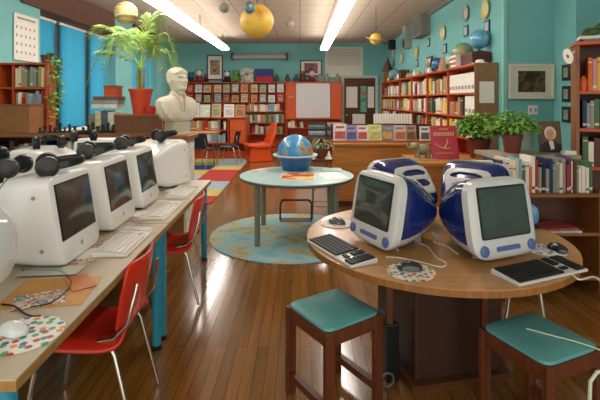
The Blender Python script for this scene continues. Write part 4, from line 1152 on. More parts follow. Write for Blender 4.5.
framed('framed_picture', 'dark-framed picture with a red brown motif above the whiteboard', 300, 322, 60, 76.5, 13.29, M_NAVYF, M_PAPER, ramp_mat('red_brown_art', [(0, '#4a3a38'), (.5, '#8a4a44'), (.58, '#a87a6a')], 3, .5), .2)
# projection screen roller
a = P(232, 54, 13.15); b = P(287, 60, 13.15)
t = thing('projector_screen', 'rolled-up projector screen on the back wall', 'screen', ((a.x + b.x) / 2, 13.2, b.z))
w = (b.x - a.x) / 2
MB().tube([(-w, 0, .10), (w, 0, .10)], .075, 16).build('roller_case', mat('screen_case', '#b9b7ae', .5), t, smooth=True)
for s in (-1, 1): box_mb(s * w - .03, s * w + .03, -.09, .098, 0, .22).build('end_cap', M_DKWOOD, t)
# flag panel and sketch panel standing on the shelf top
t = thing('flag_panel', 'framed blue and red flag standing on the back bookcase', 'flag', (P(264.5, 82, 13.1).x, 13.1, 1.99))
box_mb(-.27, .27, 0, .02, 0, .40).build('frame', M_DKWOOD, t)
box_mb(-.25, .25, -.004, 0, .17, .38).build('blue_half', mat('flag_blue', '#23357f', .6), t); box_mb(-.25, .25, -.004, 0, .02, .17).build('red_half', mat('flag_red', '#b01f2c', .6), t)
o = MB().box(-.19, .19, 0, .015, 0, .43).build('sketch_board', ramp_mat('pencil_sketch', [(0, '#6f756e'), (.42, '#a9aca0'), (.5, '#c9c8ba'), (.6, '#8f948a')], 6, .8), loc=(P(247, 82, 13.1).x, 13.1, 1.991), rot=(R(-6), 0, 0))
tag(o, 'grey pencil sketch on a board beside the flag on the back bookcase', 'drawing')
# wall chart
a = P(325, 47, 13.29); b = P(363, 77, 13.29)
t = thing('wall_chart', 'large white gridded chart on the back wall above the door', 'chart', ((a.x + b.x) / 2, 13.298, b.z))
W, H = (b.x - a.x), a.z - b.z
box_mb(-W / 2, W / 2, -.01, 0, 0, H).build('sheet', mat('chart_paper', '#d8d9cc', .8), t)
mb = MB()
for r in range(7): mb.box(-W * .42, W * .42, -.012, -.01, H * (.40 + .075 * r), H * (.40 + .075 * r) + .012)
for c in range(15): mb.box(-W * .42 + c * W * .06, -W * .42 + c * W * .06 + .01, -.012, -.01, H * .40, H * .86)
mb.box(-W * .40, W * .42, -.012, -.01, H * .91, H * .935).build('grid_lines', mat('chart_ink', '#a9afa6', .8), t)
# toys on the ledge: simple plush figures with head, body, ears, legs
def plush(name, label, x, y, z, s, m, m2, rz=0):
    t = thing(name, label, 'toy', (x, y, z), rz)
    MB().ball((0, 0, .10 * s), .10 * s, 14, sc=(1, .9, 1)).build('body', m, t, smooth=True)
    h = MB().ball((0, -.02 * s, .24 * s), .085 * s, 14).build('head', m2, t, smooth=True)
    for sx in (-1, 1):
        MB().ball((sx * .065 * s, -.01 * s, .31 * s), .03 * s, 8).build('ear', m, h, smooth=True)
        MB().ball((sx * .09 * s, -.08 * s, .035 * s), .04 * s, 8, sc=(1, 1.5, .85)).build('leg', m, t, smooth=True)
    return t
def col(n, h): return mat('toy_' + n, h, .85)
TZ = 1.991
plush('plush_toy', 'dark blue plush toy at the left end of the back bookcase top', P(191, 80, 13.1).x, 13.12, TZ, .9, col('navy', '#24324d'), col('bluegrey', '#4d6478'))
plush('plush_toy', 'black and white plush toy with red clothes left of the framed poster', P(199, 80, 13.1).x, 13.12, TZ, 1.1, col('red', '#8d2a2c'), col('white', '#d8d4cc'))
plush('plush_toy', 'dark red plush toy touching the framed poster', P(206.5, 80, 13.1).x, 13.05, TZ, .7, col('dark', '#2a2426'), col('red', '#8d2a2c'))
plush('plush_toy', 'black and white plush toy right of the framed poster', P(227, 80, 13.1).x, 13.12, TZ, 1.0, col('dark', '#2a2426'), col('white', '#d8d4cc'))
plush('plush_toy', 'green plush toy right of the framed poster', P(235.5, 80, 13.1).x, 13.12, TZ, 1.1, col('green', '#5d8f3a'), col('green2', '#6fa048'))
plush('plush_toy', 'brown toy figure left of the red one on the ledge above the whiteboard', P(303, 80, 13.05).x, 13.12, 2.001, 1.0, col('brown', '#5a3a2a'), col('brown2', '#7a4f34'))
plush('plush_toy', 'red and white toy figure on the ledge above the whiteboard', P(312, 80, 13.05).x, 13.12, 2.001, 1.0, col('red', '#8d2a2c'), col('white', '#d8d4cc'))
def vase(name, label, x, y, z, r, h, m, cat='ornament', prof=None):
    o = MB().lathe(prof or [(r * .7, 0), (r, h * .3), (r * .9, h * .6), (r * .45, h * .8), (r * .6, h)], 18).build(name, m, smooth=True, loc=(x, y, z)); return tag(o, label, cat)
M_CER = mat('grey_ceramic', '#9d988c', .4); M_CERD = mat('dark_ceramic', '#3f4a48', .4)
for u, nm, m in ((242.5, 'grey vase beside the sketch board on the back bookcase', M_CER), (277, 'dark jar just right of the flag on the back bookcase', M_CERD), (287.5, 'dark jar on the ledge above the left orange board', M_CERD), (296, 'small dark vase left of the toys above the whiteboard', M_CERD)):
    vase('vase', nm, P(u, 80, 13.1).x, 13.1, TZ + .011 if u > 284 else TZ, .07, .22, m)
for u, nm in ((320, 'left'), (327, 'middle'), (337.5, 'right')):
    vase('ornament', '%s of the three pale ornaments on the ledge above the whiteboard' % nm, P(u, 80, 13.1).x, 13.1, 2.001, .07, .24, M_CER)

# ---------------------------------------------------------------- right wall: plates, small frames, speakers
def on_right(u): return F * 2.56 / (u - 300)
def plate(u, v, d, label, m, rim):
    Y = on_right(u); p = P(u, v, Y)
    t = thing('wall_plate', label, 'plate', (2.568, Y, p.z), group='decorative plates on the right wall')
    MB().lathe([(d / 2 * .55, 0), (d / 2, .022), (d / 2, .028), (d / 2 * .62, .012), (.01, .012)], 28).build('rim', rim, t, smooth=True, rot=(0, R(-90), 0))
    MB().lathe([(d / 2 * .6, .0125), (.005, .016)], 24).build('centre', m, t, rot=(0, R(-90), 0))
M_PLW = mat('plate_white', '#c9c6b8', .3); M_PLY = mat('plate_yellow', '#c9b95a', .3); M_PLC = mat('plate_cream', '#d5d0ac', .3); M_PLG = mat('plate_grey_rim', '#8d948e', .3)
for u, v, d, l, m, r in ((466, 13, .26, 'white wall plate with a grey rim above the green globe', M_PLW, M_PLG), (486, 9.6, .26, 'yellow-rimmed wall plate above the large blue globe', M_PLC, M_PLY),
        (428, 29, .25, 'cream wall plate right of the grey speaker box', M_PLC, M_PLW), (443.6, 33, .25, 'yellow-rimmed wall plate above the small blue globe', M_PLC, M_PLY),
        (417, 52, .25, 'yellow wall plate left of the leaning framed picture', M_PLY, M_PLY), (402, 57.5, .26, 'yellow-green wall plate under the speaker boxes', M_PLC, M_PLY), (393.5, 52.5, .26, 'cream wall plate furthest down the right wall', M_PLC, M_PLW)):
    plate(u, v, d, l, m, r)
def rframe(u, v, w, h, label):
    Y = on_right(u); p = P(u, v, Y)
    t = thing('framed_picture', label, 'framed picture', (2.568, Y, p.z), group='small dark frames on the right wall')
    box_mb(-.016, 0, -w / 2, w / 2, -h / 2, h / 2).build('frame', M_NAVYF, t)
    box_mb(-.019, -.015, -w / 2 + .025, w / 2 - .025, -h / 2 + .025, h / 2 - .025).build('picture', mat('frame_paper', '#a9b6b4', .6, vary=.2, scale=20), t)
for u, v, l in ((466, 31, 'small dark frame behind the green globe'), (487, 26.5, 'small dark frame above the large blue globe'), (428.6, 42.4, 'small dark frame above the leaning picture'), (445, 48.6, 'small dark frame above the small blue globe'), (417, 63, 'small dark frame left of the leaning picture'), (393.5, 63, 'small dark frame furthest down the right wall')):
    rframe(u, v, .17, .17, l)
Y = 8.95
t = thing('wall_speaker', 'large grey speaker box high on the right wall', 'speaker', (2.57, 9.0, P(410, 41, 9.6).z + .0))
box_mb(-.20, 0, -.32, .32, 0, .44).build('cabinet', mat('grey_brown_case', '#7f8078', .6), t, bev=.01); box_mb(-.205, -.20, -.28, .28, .04, .40).build('grille', mat('grille_grey', '#6a6b66', .8), t)
t = thing('wall_speaker', 'narrow pale speaker box beyond the large grey one on the right wall', 'speaker', (2.57, 10.25, P(405, 49, 10.3).z))
box_mb(-.16, 0, -.12, .12, 0, .60).build('cabinet', mat('pale_case', '#9fa39a', .6), t, bev=.01); box_mb(-.163, -.16, -.10, .10, .03, .22).build('grille', M_BLACK, t)
t = thing('wall_speaker', 'small black speaker box at the far end of the right wall', 'speaker', (2.57, 11.9, P(391, 50, 12).z))
box_mb(-.18, 0, -.10, .10, 0, .25).build('cabinet', M_BLACK, t, bev=.01); MB().cyl((-.18, 0, .12), .06, .004, 16).build('cone', mat('grille_dark', '#2b2c2c', .8), t, rot=(0, 0, 0))
bpy.data.objects['cone'].data.transform(Matrix.Translation((-.182, 0, .125)) @ Matrix.Rotation(R(90), 4, 'Y') @ Matrix.Translation((.18, 0, -.122)))

# ---------------------------------------------------------------- on top of the right-wall bookcases (z 1.94)
ZT = 1.941
def ytop(u, X=2.42): return F * X / (u - 300)
XT = 2.42
globe('globe', 'large blue globe at the near end of the right-wall bookcase top', (2.44, 5.98, ZT), .128, ramp_mat('pale_blue_globe', [(0, '#5f9fc0'), (.62, '#78adc6'), (.68, '#9ab0a0')], 4, .25, coat=.5), M_NAVYF, group='globes on the right-wall bookcase')
bpy.data.objects['globe'].location  # keep order
for o in [x for x in bpy.data.objects if x.name.startswith('globe') and x.get('group')]:
    o.location.z = ZT + .17
t = thing('wooden_box', 'dark red-brown box lifting the large blue globe on the right bookcase', 'box', (2.42, 6.05, ZT))
box_mb(-.12, .12, -.18, .25, 0, .168).build('body', mat('maroon_box', '#4f2018', .5), t); box_mb(-.125, .125, -.185, .255, .14, .152).build('lid_seam', M_DKWOOD, t)
globe('globe', 'green and tan globe beside the large blue one on the right bookcase', (2.44, 6.62, ZT), .145, ramp_mat('green_globe', [(0, '#6f9a7a'), (.48, '#86a878'), (.55, '#a88f5c'), (.62, '#8d7a48')], 4, .3, coat=.4), M_CERD, group='globes on the right-wall bookcase').location.z = ZT + .04
o = box_mb(-.10, .10, -.12, .12, 0, .038).build('book', mat('flat_green', '#44564a', .6), loc=(2.44, 6.62, ZT)); tag(o, 'flat green book under the green globe on the right bookcase', 'book')
globe('globe', 'pale mint globe half hidden behind the green one', (2.43, 7.0, ZT), .115, ramp_mat('mint_globe', [(0, '#86b8a8'), (.55, '#9ac3b0'), (.62, '#c0c49a')], 4, .3, coat=.4), M_CERD, group='globes on the right-wall bookcase')
globe('globe', 'small blue globe in the middle of the right-wall bookcase top', (2.42, 7.72, ZT), .105, ramp_mat('blue_globe', [(0, '#2b5f9c'), (.56, '#3d72ac'), (.62, '#6a8a9a')], 5, .3, coat=.4), M_NAVYF, group='globes on the right-wall bookcase')
globe('globe', 'small teal globe at the far end of the right-wall bookcases', (2.42, 11.35, ZT), .13, ramp_mat('teal_globe', [(0, '#5f9fae'), (.56, '#7fb0b4'), (.62, '#a9b09a')], 5, .3, coat=.4), M_CERD, group='globes on the right-wall bookcase')
for i in range(3):
    o = MB().box(-.09, .09, -.035, .035, 0, .17).box(-.092, .09, -.03, .03, .03, .07, m=1).box(-.092, .09, -.03, .03, .10, .14, m=1).build('striped_box', [M_PAPER, mat('stripe_red', '#a83230', .6)], loc=(2.33, 6.36 + .085 * i, ZT))
    tag(o, 'red and white striped box, %s from the near end beside the green globe' % nth(i + 1), 'box', 'striped boxes on the right bookcase')
for i, (c, h) in enumerate((('green', '#5f6b40'), ('orange', '#b8703a'))):
    o = box_mb(-.012, .012, -.11, .11, 0, .23).build('leaning_book', mat('lean_' + c, h, .6, vary=.3, scale=14), loc=(2.36 + .0, 7.22 + .2 * i, ZT + .004), rot=(0, R(14), 0)); tag(o, '%s picture book leaning between the blue and mint globes' % c, 'book')
o = MB().lathe([(.10, 0), (.10, .01), (.055, .015), (.05, .055), (.02, .065)], 20).build('white_hat', M_PAPER, loc=(2.37, 5.80, ZT), smooth=True); o.scale = (1, 1.2, .8); tag(o, 'white round hat at the near end of the right bookcase top', 'hat')
t = thing('framed_picture', 'framed drawing leaning on the wall on the right bookcase', 'framed picture', (2.44, 8.45, ZT), 0)
box_mb(-.02, 0, -.17, .17, 0, .36).build('frame', M_NAVYF, t, rot=(0, R(10), 0)); box_mb(-.024, -.019, -.13, .13, .045, .315).build('picture', ramp_mat('pale_drawing', [(0, '#8d7a4c'), (.45, '#cfc9b2'), (.6, '#9aa39a')], 7, .6), t, rot=(0, R(10), 0))
t = thing('wooden_box', 'small dark brown box with a lid on the far right bookcase', 'box', (2.40, 10.15, ZT)); box_mb(-.10, .10, -.11, .11, 0, .20).build('body', M_DKWOOD, t); box_mb(-.105, .105, -.115, .115, .2, .215).build('lid', M_WALNUT, t)
t = thing('model_tower', 'brown pointed model tower at the far end of the right bookcases', 'ornament', (2.40, 12.05, ZT))
box_mb(-.10, .10, -.10, .10, 0, .30).build('body', M_WALNUT_Z, t); MB().lathe([(.16, .30), (.02, .66), (.003, .70)], 4).build('roof', M_DKWOOD, t)
rnd = random.Random(8)
for i, y in enumerate((8.0, 8.15, 8.75, 9.05, 9.3, 9.6, 10.5, 10.8, 11.7)):
    m = [M_PAPER, M_CER, M_PLY][i % 3]; nm = ['white', 'grey', 'yellow'][i % 3]
    vase('ornament', '%s small ornament, %s from the near end along the right bookcase edge' % (nm, nth(i + 1)), 2.36, y, ZT, .05, rnd.uniform(.09, .16), m)

# ---------------------------------------------------------------- alcove at right
framed('framed_picture', 'framed painting of two figures in a wide cream mat in the alcove', 508.5, 553.5, 64, 99, 5.535, mat('cream_frame', '#dcd6c0', .5), mat('cream_mat', '#dcd8c0', .7), ramp_mat('two_figures_art', [(0, '#1f1710'), (.40, '#3a2b1a'), (.50, '#6b5330'), (.56, '#3f3520'), (.62, '#8a6a44')], 5, .5), .2)
p = P(533, 110, 5.535)
t = thing('power_outlet', 'white double outlet plate on the teal alcove wall', 'outlet', (p.x, 5.539, p.z))
box_mb(-.06, .06, -.008, 0, -.058, .058).build('plate', M_WHITE, t)
for s in (-1, 1): box_mb(s * .03 - .012, s * .03 + .012, -.011, -.008, -.02, .025).build('socket', M_GREYP, t)
for v, n in ((72.5, 'top'), (94, 'middle'), (114.5, 'bottom')):
    p = P(567, v, 5.27)
    t = thing('framed_picture', '%s of three dark blue frames on the alcove side wall' % n, 'framed picture', (3.199, 5.27, p.z)); 
    box_mb(-.016, 0, -.08, .08, -.095, .095).build('frame', M_NAVYF, t); box_mb(-.019, -.015, -.045, .045, -.06, .06).build('picture', mat('frame_art', '#8a8d70', .6, vary=.3, scale=20), t)
p = P(567, 57, 3.8)
t = thing('paper_fan', 'round white paddle fan sticking out of the tall bookcase side', 'fan', (2.336, 3.74, p.z + .04))
MB().lathe([(.065, 0), (.065, .006)], 28).build('blade', M_PAPER, t, loc=(-.06, 0, -.04), rot=(0, R(75), 0))
MB().lathe([(.018, 0), (.018, .008)], 16).build('red_centre', mat('fan_red', '#b03434', .6), t, loc=(-.062, -.001, -.04), rot=(0, R(75), 0))
MB().tube([(-.06, 0, -.035), (0, 0, .0)], .006, 8).build('handle', M_PAPER, t)
# portrait and pale board behind the plant
t = thing('portrait', 'portrait of a white-haired man in a dark coat, propped on the cabinet', 'portrait', (2.205, 3.86, 1.001))
box_mb(-.098, .098, 0, .012, 0, .275).build('panel', mat('portrait_ground', '#5e4a38', .6, vary=.3, scale=8), t, rot=(R(-8), 0, 0))
pr = MB(); tilt = Matrix.Rotation(R(-8), 4, 'X'); pr.M = tilt
def disc(mb, cx, cz, rx, rz_, m, d=.0):
    n = 24; mb.add([(cx + rx * math.cos(2 * math.pi * i / n), -.002 - d, cz + rz_ * math.sin(2 * math.pi * i / n)) for i in range(n)] + [(cx + rx * math.cos(2 * math.pi * i / n), .0, cz + rz_ * math.sin(2 * math.pi * i / n)) for i in range(n)], [tuple(range(n))] + [(i, i + n, (i + 1) % n + n, (i + 1) % n) for i in range(n)], m)
pr.add([(-.092, -.002, .004), (.092, -.002, .004), (.092, -.002, .06), (.05, -.002, .095), (-.04, -.002, .095), (-.085, -.002, .07)], [(0, 1, 2, 3, 4, 5)], 0)
disc(pr, .002, .168, .052, .060, 1, .0005); disc(pr, .002, .155, .036, .050, 2, .001); pr.add([(-.018, -.003, .10), (.022, -.003, .10), (.030, -.003, .03), (-.002, -.003, .02)], [(0, 1, 2, 3)], 3)
pr.add([(-.003, -.0035, .165), (.004, -.0035, .165), (.006, -.0035, .140), (-.006, -.0035, .140)], [(0, 1, 2, 3)], 4)
for s in (-1, 1): disc(pr, .002 + s * .014, .168, .007, .004, 5, .002)
disc(pr, .002, .128, .012, .003, 4, .002)
pr.build('painted_figure', [mat('coat_dark', '#23262b', .6), mat('hair_white', '#cfc4ae', .7), mat('painted_skin', '#c9977a', .6), mat('jabot', '#d9d5cc', .6), mat('painted_shade', '#a8705a', .6), mat('painted_eye', '#3a2b24', .6)], t)
o = box_mb(-.09, .09, 0, .01, 0, .27).build('pale_board', mat('pale_green_board', '#9bb0a4', .7, vary=.1, scale=12), loc=(2.03, 3.985, 1.001), rot=(R(-8), 0, 0)); tag(o, 'pale green board leaning behind the plant, left of the portrait', 'board')
o = box_mb(-.05, .05, -.03, .03, 0, .03).build('white_box', M_PAPER, loc=(2.27, 3.72, 1.001)); tag(o, 'small white box at the right end of the cabinet top beside the portrait', 'box')

# ---------------------------------------------------------------- desk display: books cover-out
DB = [(340, .19, 'white', '#c9c3c4', '#a8453a', 'pinkish book with a red top, first from the left on the desk ledge', .235),
      (351.5, .17, 'purple', '#8b86ad', '#4c4a7c', 'purple book, second from the left on the desk ledge', .215),
      (362.5, .16, 'white', '#d2cbc6', '#b58a7a', 'white book with a small face motif on the desk ledge', .215),
      (375, .19, 'yellow', '#c6c47c', '#a9ab62', 'yellow-green book in the middle of the desk ledge', .225),
      (387.5, .17, 'slate', '#6d7a86', '#c0934a', 'slate blue book with a golden motif on the desk ledge', .215),
      (400, .18, 'lilac', '#b6abb0', '#b0603c', 'lilac and orange book right of the slate one on the desk ledge', .215),
      (411, .15, 'tan', '#9c8268', '#6d4a3c', 'tan book second from the right on the desk ledge', .215),
      (425, .15, 'whitish', '#d6d2cc', '#5b5a5c', 'white book with dark lettering at the right end of the desk ledge', .20)]
for u, w, cn, c1, c2, lab, h in DB:
    x = (u - 300) / F * 6.20
    mb = MB().box(-w / 2, w / 2, 0, .02, 0, h).box(-w * .38, w * .38, -.002, 0, h * .1, h * .55, m=1).box(-w * .3, w * .3, -.002, 0, h * .74, h * .86, m=1)
    o = mb.build('displayed_book', [mat('disp_%s' % cn, c1, .4, vary=.25, scale=16), mat('disp2_%s' % cn, c2, .4, vary=.3, scale=16)], loc=(x, 6.18, .892), rot=(R(-10), 0, 0))
    tag(o, lab, 'book', 'books displayed on the desk ledge')
x = (388 - 300) / F * 6.42
t = thing('desk_calendar', 'wide pale board with rows of small marks behind the displayed books', 'board', (x + .08, 6.45, .871))
box_mb(-.28, .28, 0, .012, 0, .385).build('sheet', M_PAPER, t, rot=(R(-4), 0, 0))
mb = MB(); mb.M = Matrix.Rotation(R(-4), 4, 'X')
rnd = random.Random(6)
for r in range(5):
    for c in range(13): mb.box(-.26 + .04 * c, -.26 + .04 * c + .02, -.0015, 0, .24 + .03 * r, .255 + .03 * r, m=rnd.randrange(3))
mb.build('marks', [mat('mark_red', '#b8695c', .7), mat('mark_grey', '#9fa08f', .7), mat('mark_olive', '#b0a878', .7)], t)
# red book standing on the counter
t = thing('red_book', 'large dark red book with gold lettering standing on the nearer counter', 'book', (1.455, 4.38, .871), R(4))
rot = (R(-14), 0, 0)
box_mb(-.135, .135, 0, .02, 0, .34).build('cover', mat('crimson_cover', '#b03a4a', .4, vary=.08, scale=6), t, rot=rot)
mb = MB(); mb.M = Matrix.Rotation(R(-14), 4, 'X')
for i in range(9): mb.box(-.105 + .024 * i, -.09 + .024 * i, -.002, 0, .235, .272)
for i in range(6): mb.box(-.045 + .016 * i, -.035 + .016 * i, -.002, 0, .298, .31)
for i in range(11): mb.box(-.10 + .018 * i, -.088 + .018 * i, -.002, 0, .055, .064)
mb.tube([(-.10, -.002, .16), (-.06, -.002, .125), (0, -.002, .105), (.06, -.002, .11)], .006, 6).tube([(.02, -.002, .21), (.035, -.002, .18), (.015, -.002, .14), (-.005, -.002, .11)], .006, 6)
mb.build('gold_lettering', mat('gold_print', '#d0a46a', .5), t)
# elephant figurine
t = thing('elephant_figurine', 'stone-grey elephant figurine with raised trunk left of the red book', 'figurine', (1.235, 4.5, .871), R(0))
M_STONE = mat('grey_green_stone', '#8a8266', .7, vary=.2, scale=20)
bd = MB().ball((.02, 0, .085), .075, 18, sc=(1.15, .8, .72)).build('body', M_STONE, t, smooth=True)
MB().ball((-.065, 0, .115), .042, 14).build('head', M_STONE, t, smooth=True)
MB().tube([(-.095, 0, .105), (-.125, 0, .10), (-.135, 0, .13), (-.125, 0, .165)], .016, 8, r2=.007).build('trunk', M_STONE, t, smooth=True)
for sx in (-.035, .07):
    for sy in (-.035, .035): MB().cyl((sx, sy, 0), .021, .07, 10).build('leg', M_STONE, t, smooth=True)
for s in (-1, 1): MB().ball((-.05, s * .045, .12), .032, 10, sc=(.8, .3, 1)).build('ear', M_STONE, t, smooth=True)
o = MB().box(-.12, .12, -.05, .05, 0, .004).build('cloth_mat', mat('green_mat', '#7d8058', .9), loc=(1.22, 4.32, .8705)); tag(o, 'small green mat at the front left corner of the nearer counter', 'mat')
# leafy lower sprig
# magazines on the lower shelf behind the round table; blue gadget on the table rim
for i, (c, h, lab) in enumerate((('pale', '#a9b4ba', 'pale magazine under the red one on the low shelf'), ('red', '#a8463c', 'red-covered magazine on top of the low shelf pile'))):
    sheetpile('magazine', lab + ' right of the blue computers', 'magazine', 1.98 - .03 * i, 3.42, .4555 + .018 * i, .30, .20, .016, R(8 * i), mat('mz_' + c, h, .4, vary=.35, scale=10))
t = thing('desktop_speaker', 'small rounded light blue speaker at the rear rim of the round table', 'speaker', (1.385, 2.645, RT))
MB().rings([sring(y, w, z0, z1, 3, 24) for y, w, z0, z1 in ((-.04, .02, .04, .10), (-.035, .032, .025, .125), (0, .036, .018, .135), (.035, .03, .03, .12), (.04, .018, .05, .10))]).build('body', mat('sky_blue_shell', '#4f86bd', .2, coat=.5), t, smooth=True)
MB().lathe([(.05, 0), (.05, .012), (.03, .02)], 20).build('foot', M_BLACK, t, smooth=True)

# ---------------------------------------------------------------- carpet of colour tiles
t_cols = {'r': '#a8322a', 'y': '#b9a860', 'b': '#93a3ad', 'n': '#2b3f83', 'g': '#8f9a5a', 'o': '#b8703c'}
rows = [(6.2, 'rrg'), (6.65, 'ybn'), (7.15, 'bgr'), (7.85, 'rby'), (8.45, 'ryb'), (9.15, 'ynr'), (9.75, 'bgy'), (10.35, 'bya'), (10.86, None)]
mb = MB(); keys = list(t_cols); 
XR = -1.25
for (y0, s), (y1, _) in zip(rows, rows[1:]):
    for c, k in enumerate(s):
        k = k if k in keys else 'o'
        mb.box(XR - .62 * (c + 1), XR - .62 * c, y0, y1, 0, .010, m=keys.index(k))
o = mb.build('checked_carpet', [mat('carpet_' + k, h, .95, vary=.12, scale=60) for k, h in t_cols.items()], loc=(0, 0, .001)); tag(o, 'carpet of red, blue and yellow squares leading to the back shelves', 'carpet')
# ---------------------------------------------------------------- small desk and dark chairs on the carpet
t = thing('small_desk', 'small desk with a light orange top on the carpet', 'desk', (-2.25, 9.95, .0115))
box_mb(-.40, .40, -.28, .28, .70, .73).build('top', mat('desk_orange', '#b9814e', .4), t)
for sx in (-1, 1):
    for sy in (-1, 1): MB().tube([(sx * .33, sy * .22, .70), (sx * .36, sy * .24, 0)], .014, 8).build('leg', M_CHROME, t, smooth=True)
M_NAVYP = mat('navy_plastic', '#20242e', .4)
c1 = make_chair('dark navy plastic chair at the small desk, facing away', 'dark plastic chairs at the small desk', M_NAVYP)
c1.location = (-2.05, 9.40, .0115); c1.rotation_euler = (0, 0, R(160))
dup(c1, (-1.60, 9.98, .0115), R(-100), 'dark navy plastic chair at the right side of the small desk')
# orange bucket chair
t = thing('lounge_chair', 'orange moulded chair with a tall sloping back beyond the carpet', 'chair', (-.95, 10.6, 0), R(-68))
sec = lambda w, y, z, th: [(-w, y, z), (w, y, z), (w, y + th * .4, z + th), (-w, y + th * .4, z + th)]
M_ORP = mat('orange_plastic', '#d9501c', .35, coat=.2)
MB().rings([[(-.24, -.38, .36), (.24, -.38, .36), (.24, -.38, .42), (-.24, -.38, .42)], [(-.26, -.05, .32), (.26, -.05, .32), (.26, -.05, .40), (-.26, -.05, .40)], [(-.25, .16, .33), (.25, .16, .33), (.25, .14, .43), (-.25, .14, .43)]]).build('seat', M_ORP, t, bev=.02)
MB().rings([[(-.27, .12, .34), (.27, .12, .34), (.27, .20, .34), (-.27, .20, .34)], [(-.25, .22, .60), (.25, .22, .60), (.25, .30, .60), (-.25, .30, .60)], [(-.17, .32, .90), (.17, .32, .90), (.17, .37, .90), (-.17, .37, .90)]]).build('backrest', M_ORP, t, bev=.02)
MB().rings([[(-.24, -.34, 0), (.24, -.34, 0), (.24, .24, 0), (-.24, .24, 0)], [(-.20, -.28, .34), (.20, -.28, .34), (.20, .16, .34), (-.20, .16, .34)]]).build('base', M_ORP, t, bev=.02)
# yellow round thing in front of shelf
# ---------------------------------------------------------------- papers and cords on the long table
CL = ramp_mat('printed_clutter', [(0, '#8a7f6a'), (.40, '#c9c2b0'), (.46, '#b8653c'), (.51, '#d0cabc'), (.57, '#51718a'), (.62, '#a59a84')], 14, .5)
def tp(u, v): g = G(u, v, TT); return g
for i, (u, v, w, d, rz, m, lab) in enumerate((
    (52, 292, .30, .26, 8, mat('amber_sheet', '#c28a3c', .5, vary=.15, scale=8), 'amber printed sheet on the table beside the nearest white computer'),
    (40, 300, .17, .13, 25, CL, 'small printed card lying on the amber sheet'),
    (80, 283, .16, .09, -50, mat('orange_slip', '#c4702c', .5, vary=.1), 'orange slip of paper at the edge of the amber sheet'),
    (52, 272, .24, .10, 5, mat('clear_sleeve', '#c4c2b6', .15, coat=.6), 'clear plastic sleeve in front of the nearest white computer'))):
    g = tp(u, v); sheetpile('paper_sheet', lab, 'paper', g.x, g.y, TT + .0006 + .0016 * i, w, d, .0012, R(rz), m)
for i, y in enumerate((1.98, 2.12, 2.26, 2.55, 2.70, 2.86, 3.08, 3.24, 3.40, 3.62, 3.76)):
    sheetpile('paper_sheet', 'printed sheet in the strip between computers and keyboards, %s from the near end' % nth(i + 1), 'paper', xe(y) - (.235 if i % 2 else .225), y, TT + .0006 + .001 * (i % 2), .10, .15, .0009, R(6 * ((i * 5) % 7 - 3)), [CL, M_PAPER, CL, mat('pale_print', '#bdb49c', .6, vary=.2, scale=20)][i % 4])
for i, y in enumerate((3.80, 3.90, 3.99)):
    sheetpile('paper_sheet', 'small note at the far end of the long table, %s of three' % nth(i + 1), 'paper', xe(y) - .15 - .05 * i, y, TT + .0006, .07, .09, .001, R(10 * i), [M_PAPER, CL, M_PAPER][i])
def cord(name, label, pts, r, m, cat='cord'):
    q = [Vector(p) for p in pts]; q = [q[0] * 2 - q[1]] + q + [q[-1] * 2 - q[-2]]; out = []
    for i in range(1, len(q) - 2):
        a, b, c, d = q[i - 1:i + 3]
        for k in range(8):
            s = k / 8; out.append(.5 * (2 * b + (c - a) * s + (2 * a - 5 * b + 4 * c - d) * s * s + (3 * b - a - 3 * c + d) * s ** 3))
    out.append(q[-2])
    return tag(MB().tube(out, r, 8).build('cable', m, smooth=True), label, cat)
zt = TT + .005
cord('headphone_cord', 'black cord looping over the amber sheet on the long table', [tuple(G(u, v, zt)) for u, v in ((22, 270), (45, 270.5), (62, 272), (71, 282), (64, 293), (50, 303), (30, 307))], .0025, M_BLACK)
cord('mouse_cord', 'black cord running to the clear mouse on the dotted pad', [tuple(G(u, v, zt)) for u, v in ((2, 304), (14, 306), (24, 313), (32, 316), (41, 316))], .003, M_BLACK)
cord('headphone_cord', 'thin black cord hanging from the nearest headphones down the white computer', [(-1.235, 1.99, HZ + .03), (-1.26, 1.90, HZ + .0), (-1.29, 1.87, HZ - .06), (-1.33, 1.86, HZ - .14), (-1.40, 1.83, HZ - .25)], .0022, M_BLACK)
M_WCORD = mat('white_cord', '#d8d5c8', .4)
zr = RT + .004
cord('white_cord', 'white cord curling between the two front blue computers', [tuple(G(u, v, zr)) for u, v in ((418, 243), (428, 247), (436, 257), (446, 263), (441, 267), (420, 262), (400, 258), (386, 257))], .003, M_WCORD)
cord('white_cord', 'thin white cord looping behind the left blue computer on the table', [tuple(G(u, v, zr)) for u, v in ((432, 232), (437, 238), (434, 242), (446, 246), (458, 254))], .003, M_WCORD)
g = G(574, 272, RT)
cord('white_cord', 'white cord hanging off the right rim of the round table', [tuple(G(566, 271, zr)), tuple(G(574, 276, zr)), tuple(G(580, 279.5, zr)), (1.335, 1.98, .66), (1.40, 1.98, .58), (1.47, 2.0, .46)], .004, M_WCORD)
M_PCORD = mat('pale_green_wire', '#b9c6a8', .4)
cord('pale_cord', 'pale cord lying across the teal stool at the right frame edge', [(.985, 1.915, .466), (1.06, 1.86, .466), (1.14, 1.81, .464), (1.22, 1.76, .45), (1.28, 1.72, .40)], .0035, M_PCORD)
t = thing('wire_stand', 'pale bent wire stand at the bottom right corner of the picture', 'stand', (1.06, 1.45, 0))
MB().tube([(-.12, 0, .005), (-.105, .01, .30), (-.09, .02, .52), (-.06, .03, .545), (.10, .03, .55)], .006, 8).tube([(-.08, .02, .42), (-.02, .03, .46), (.10, .03, .48)], .006, 8).build('bent_wire', M_PCORD, t, smooth=True)
MB().lathe([(.09, 0), (.09, .012)], 24).build('base', M_BLACK, t, loc=(-.1, 0, 0))
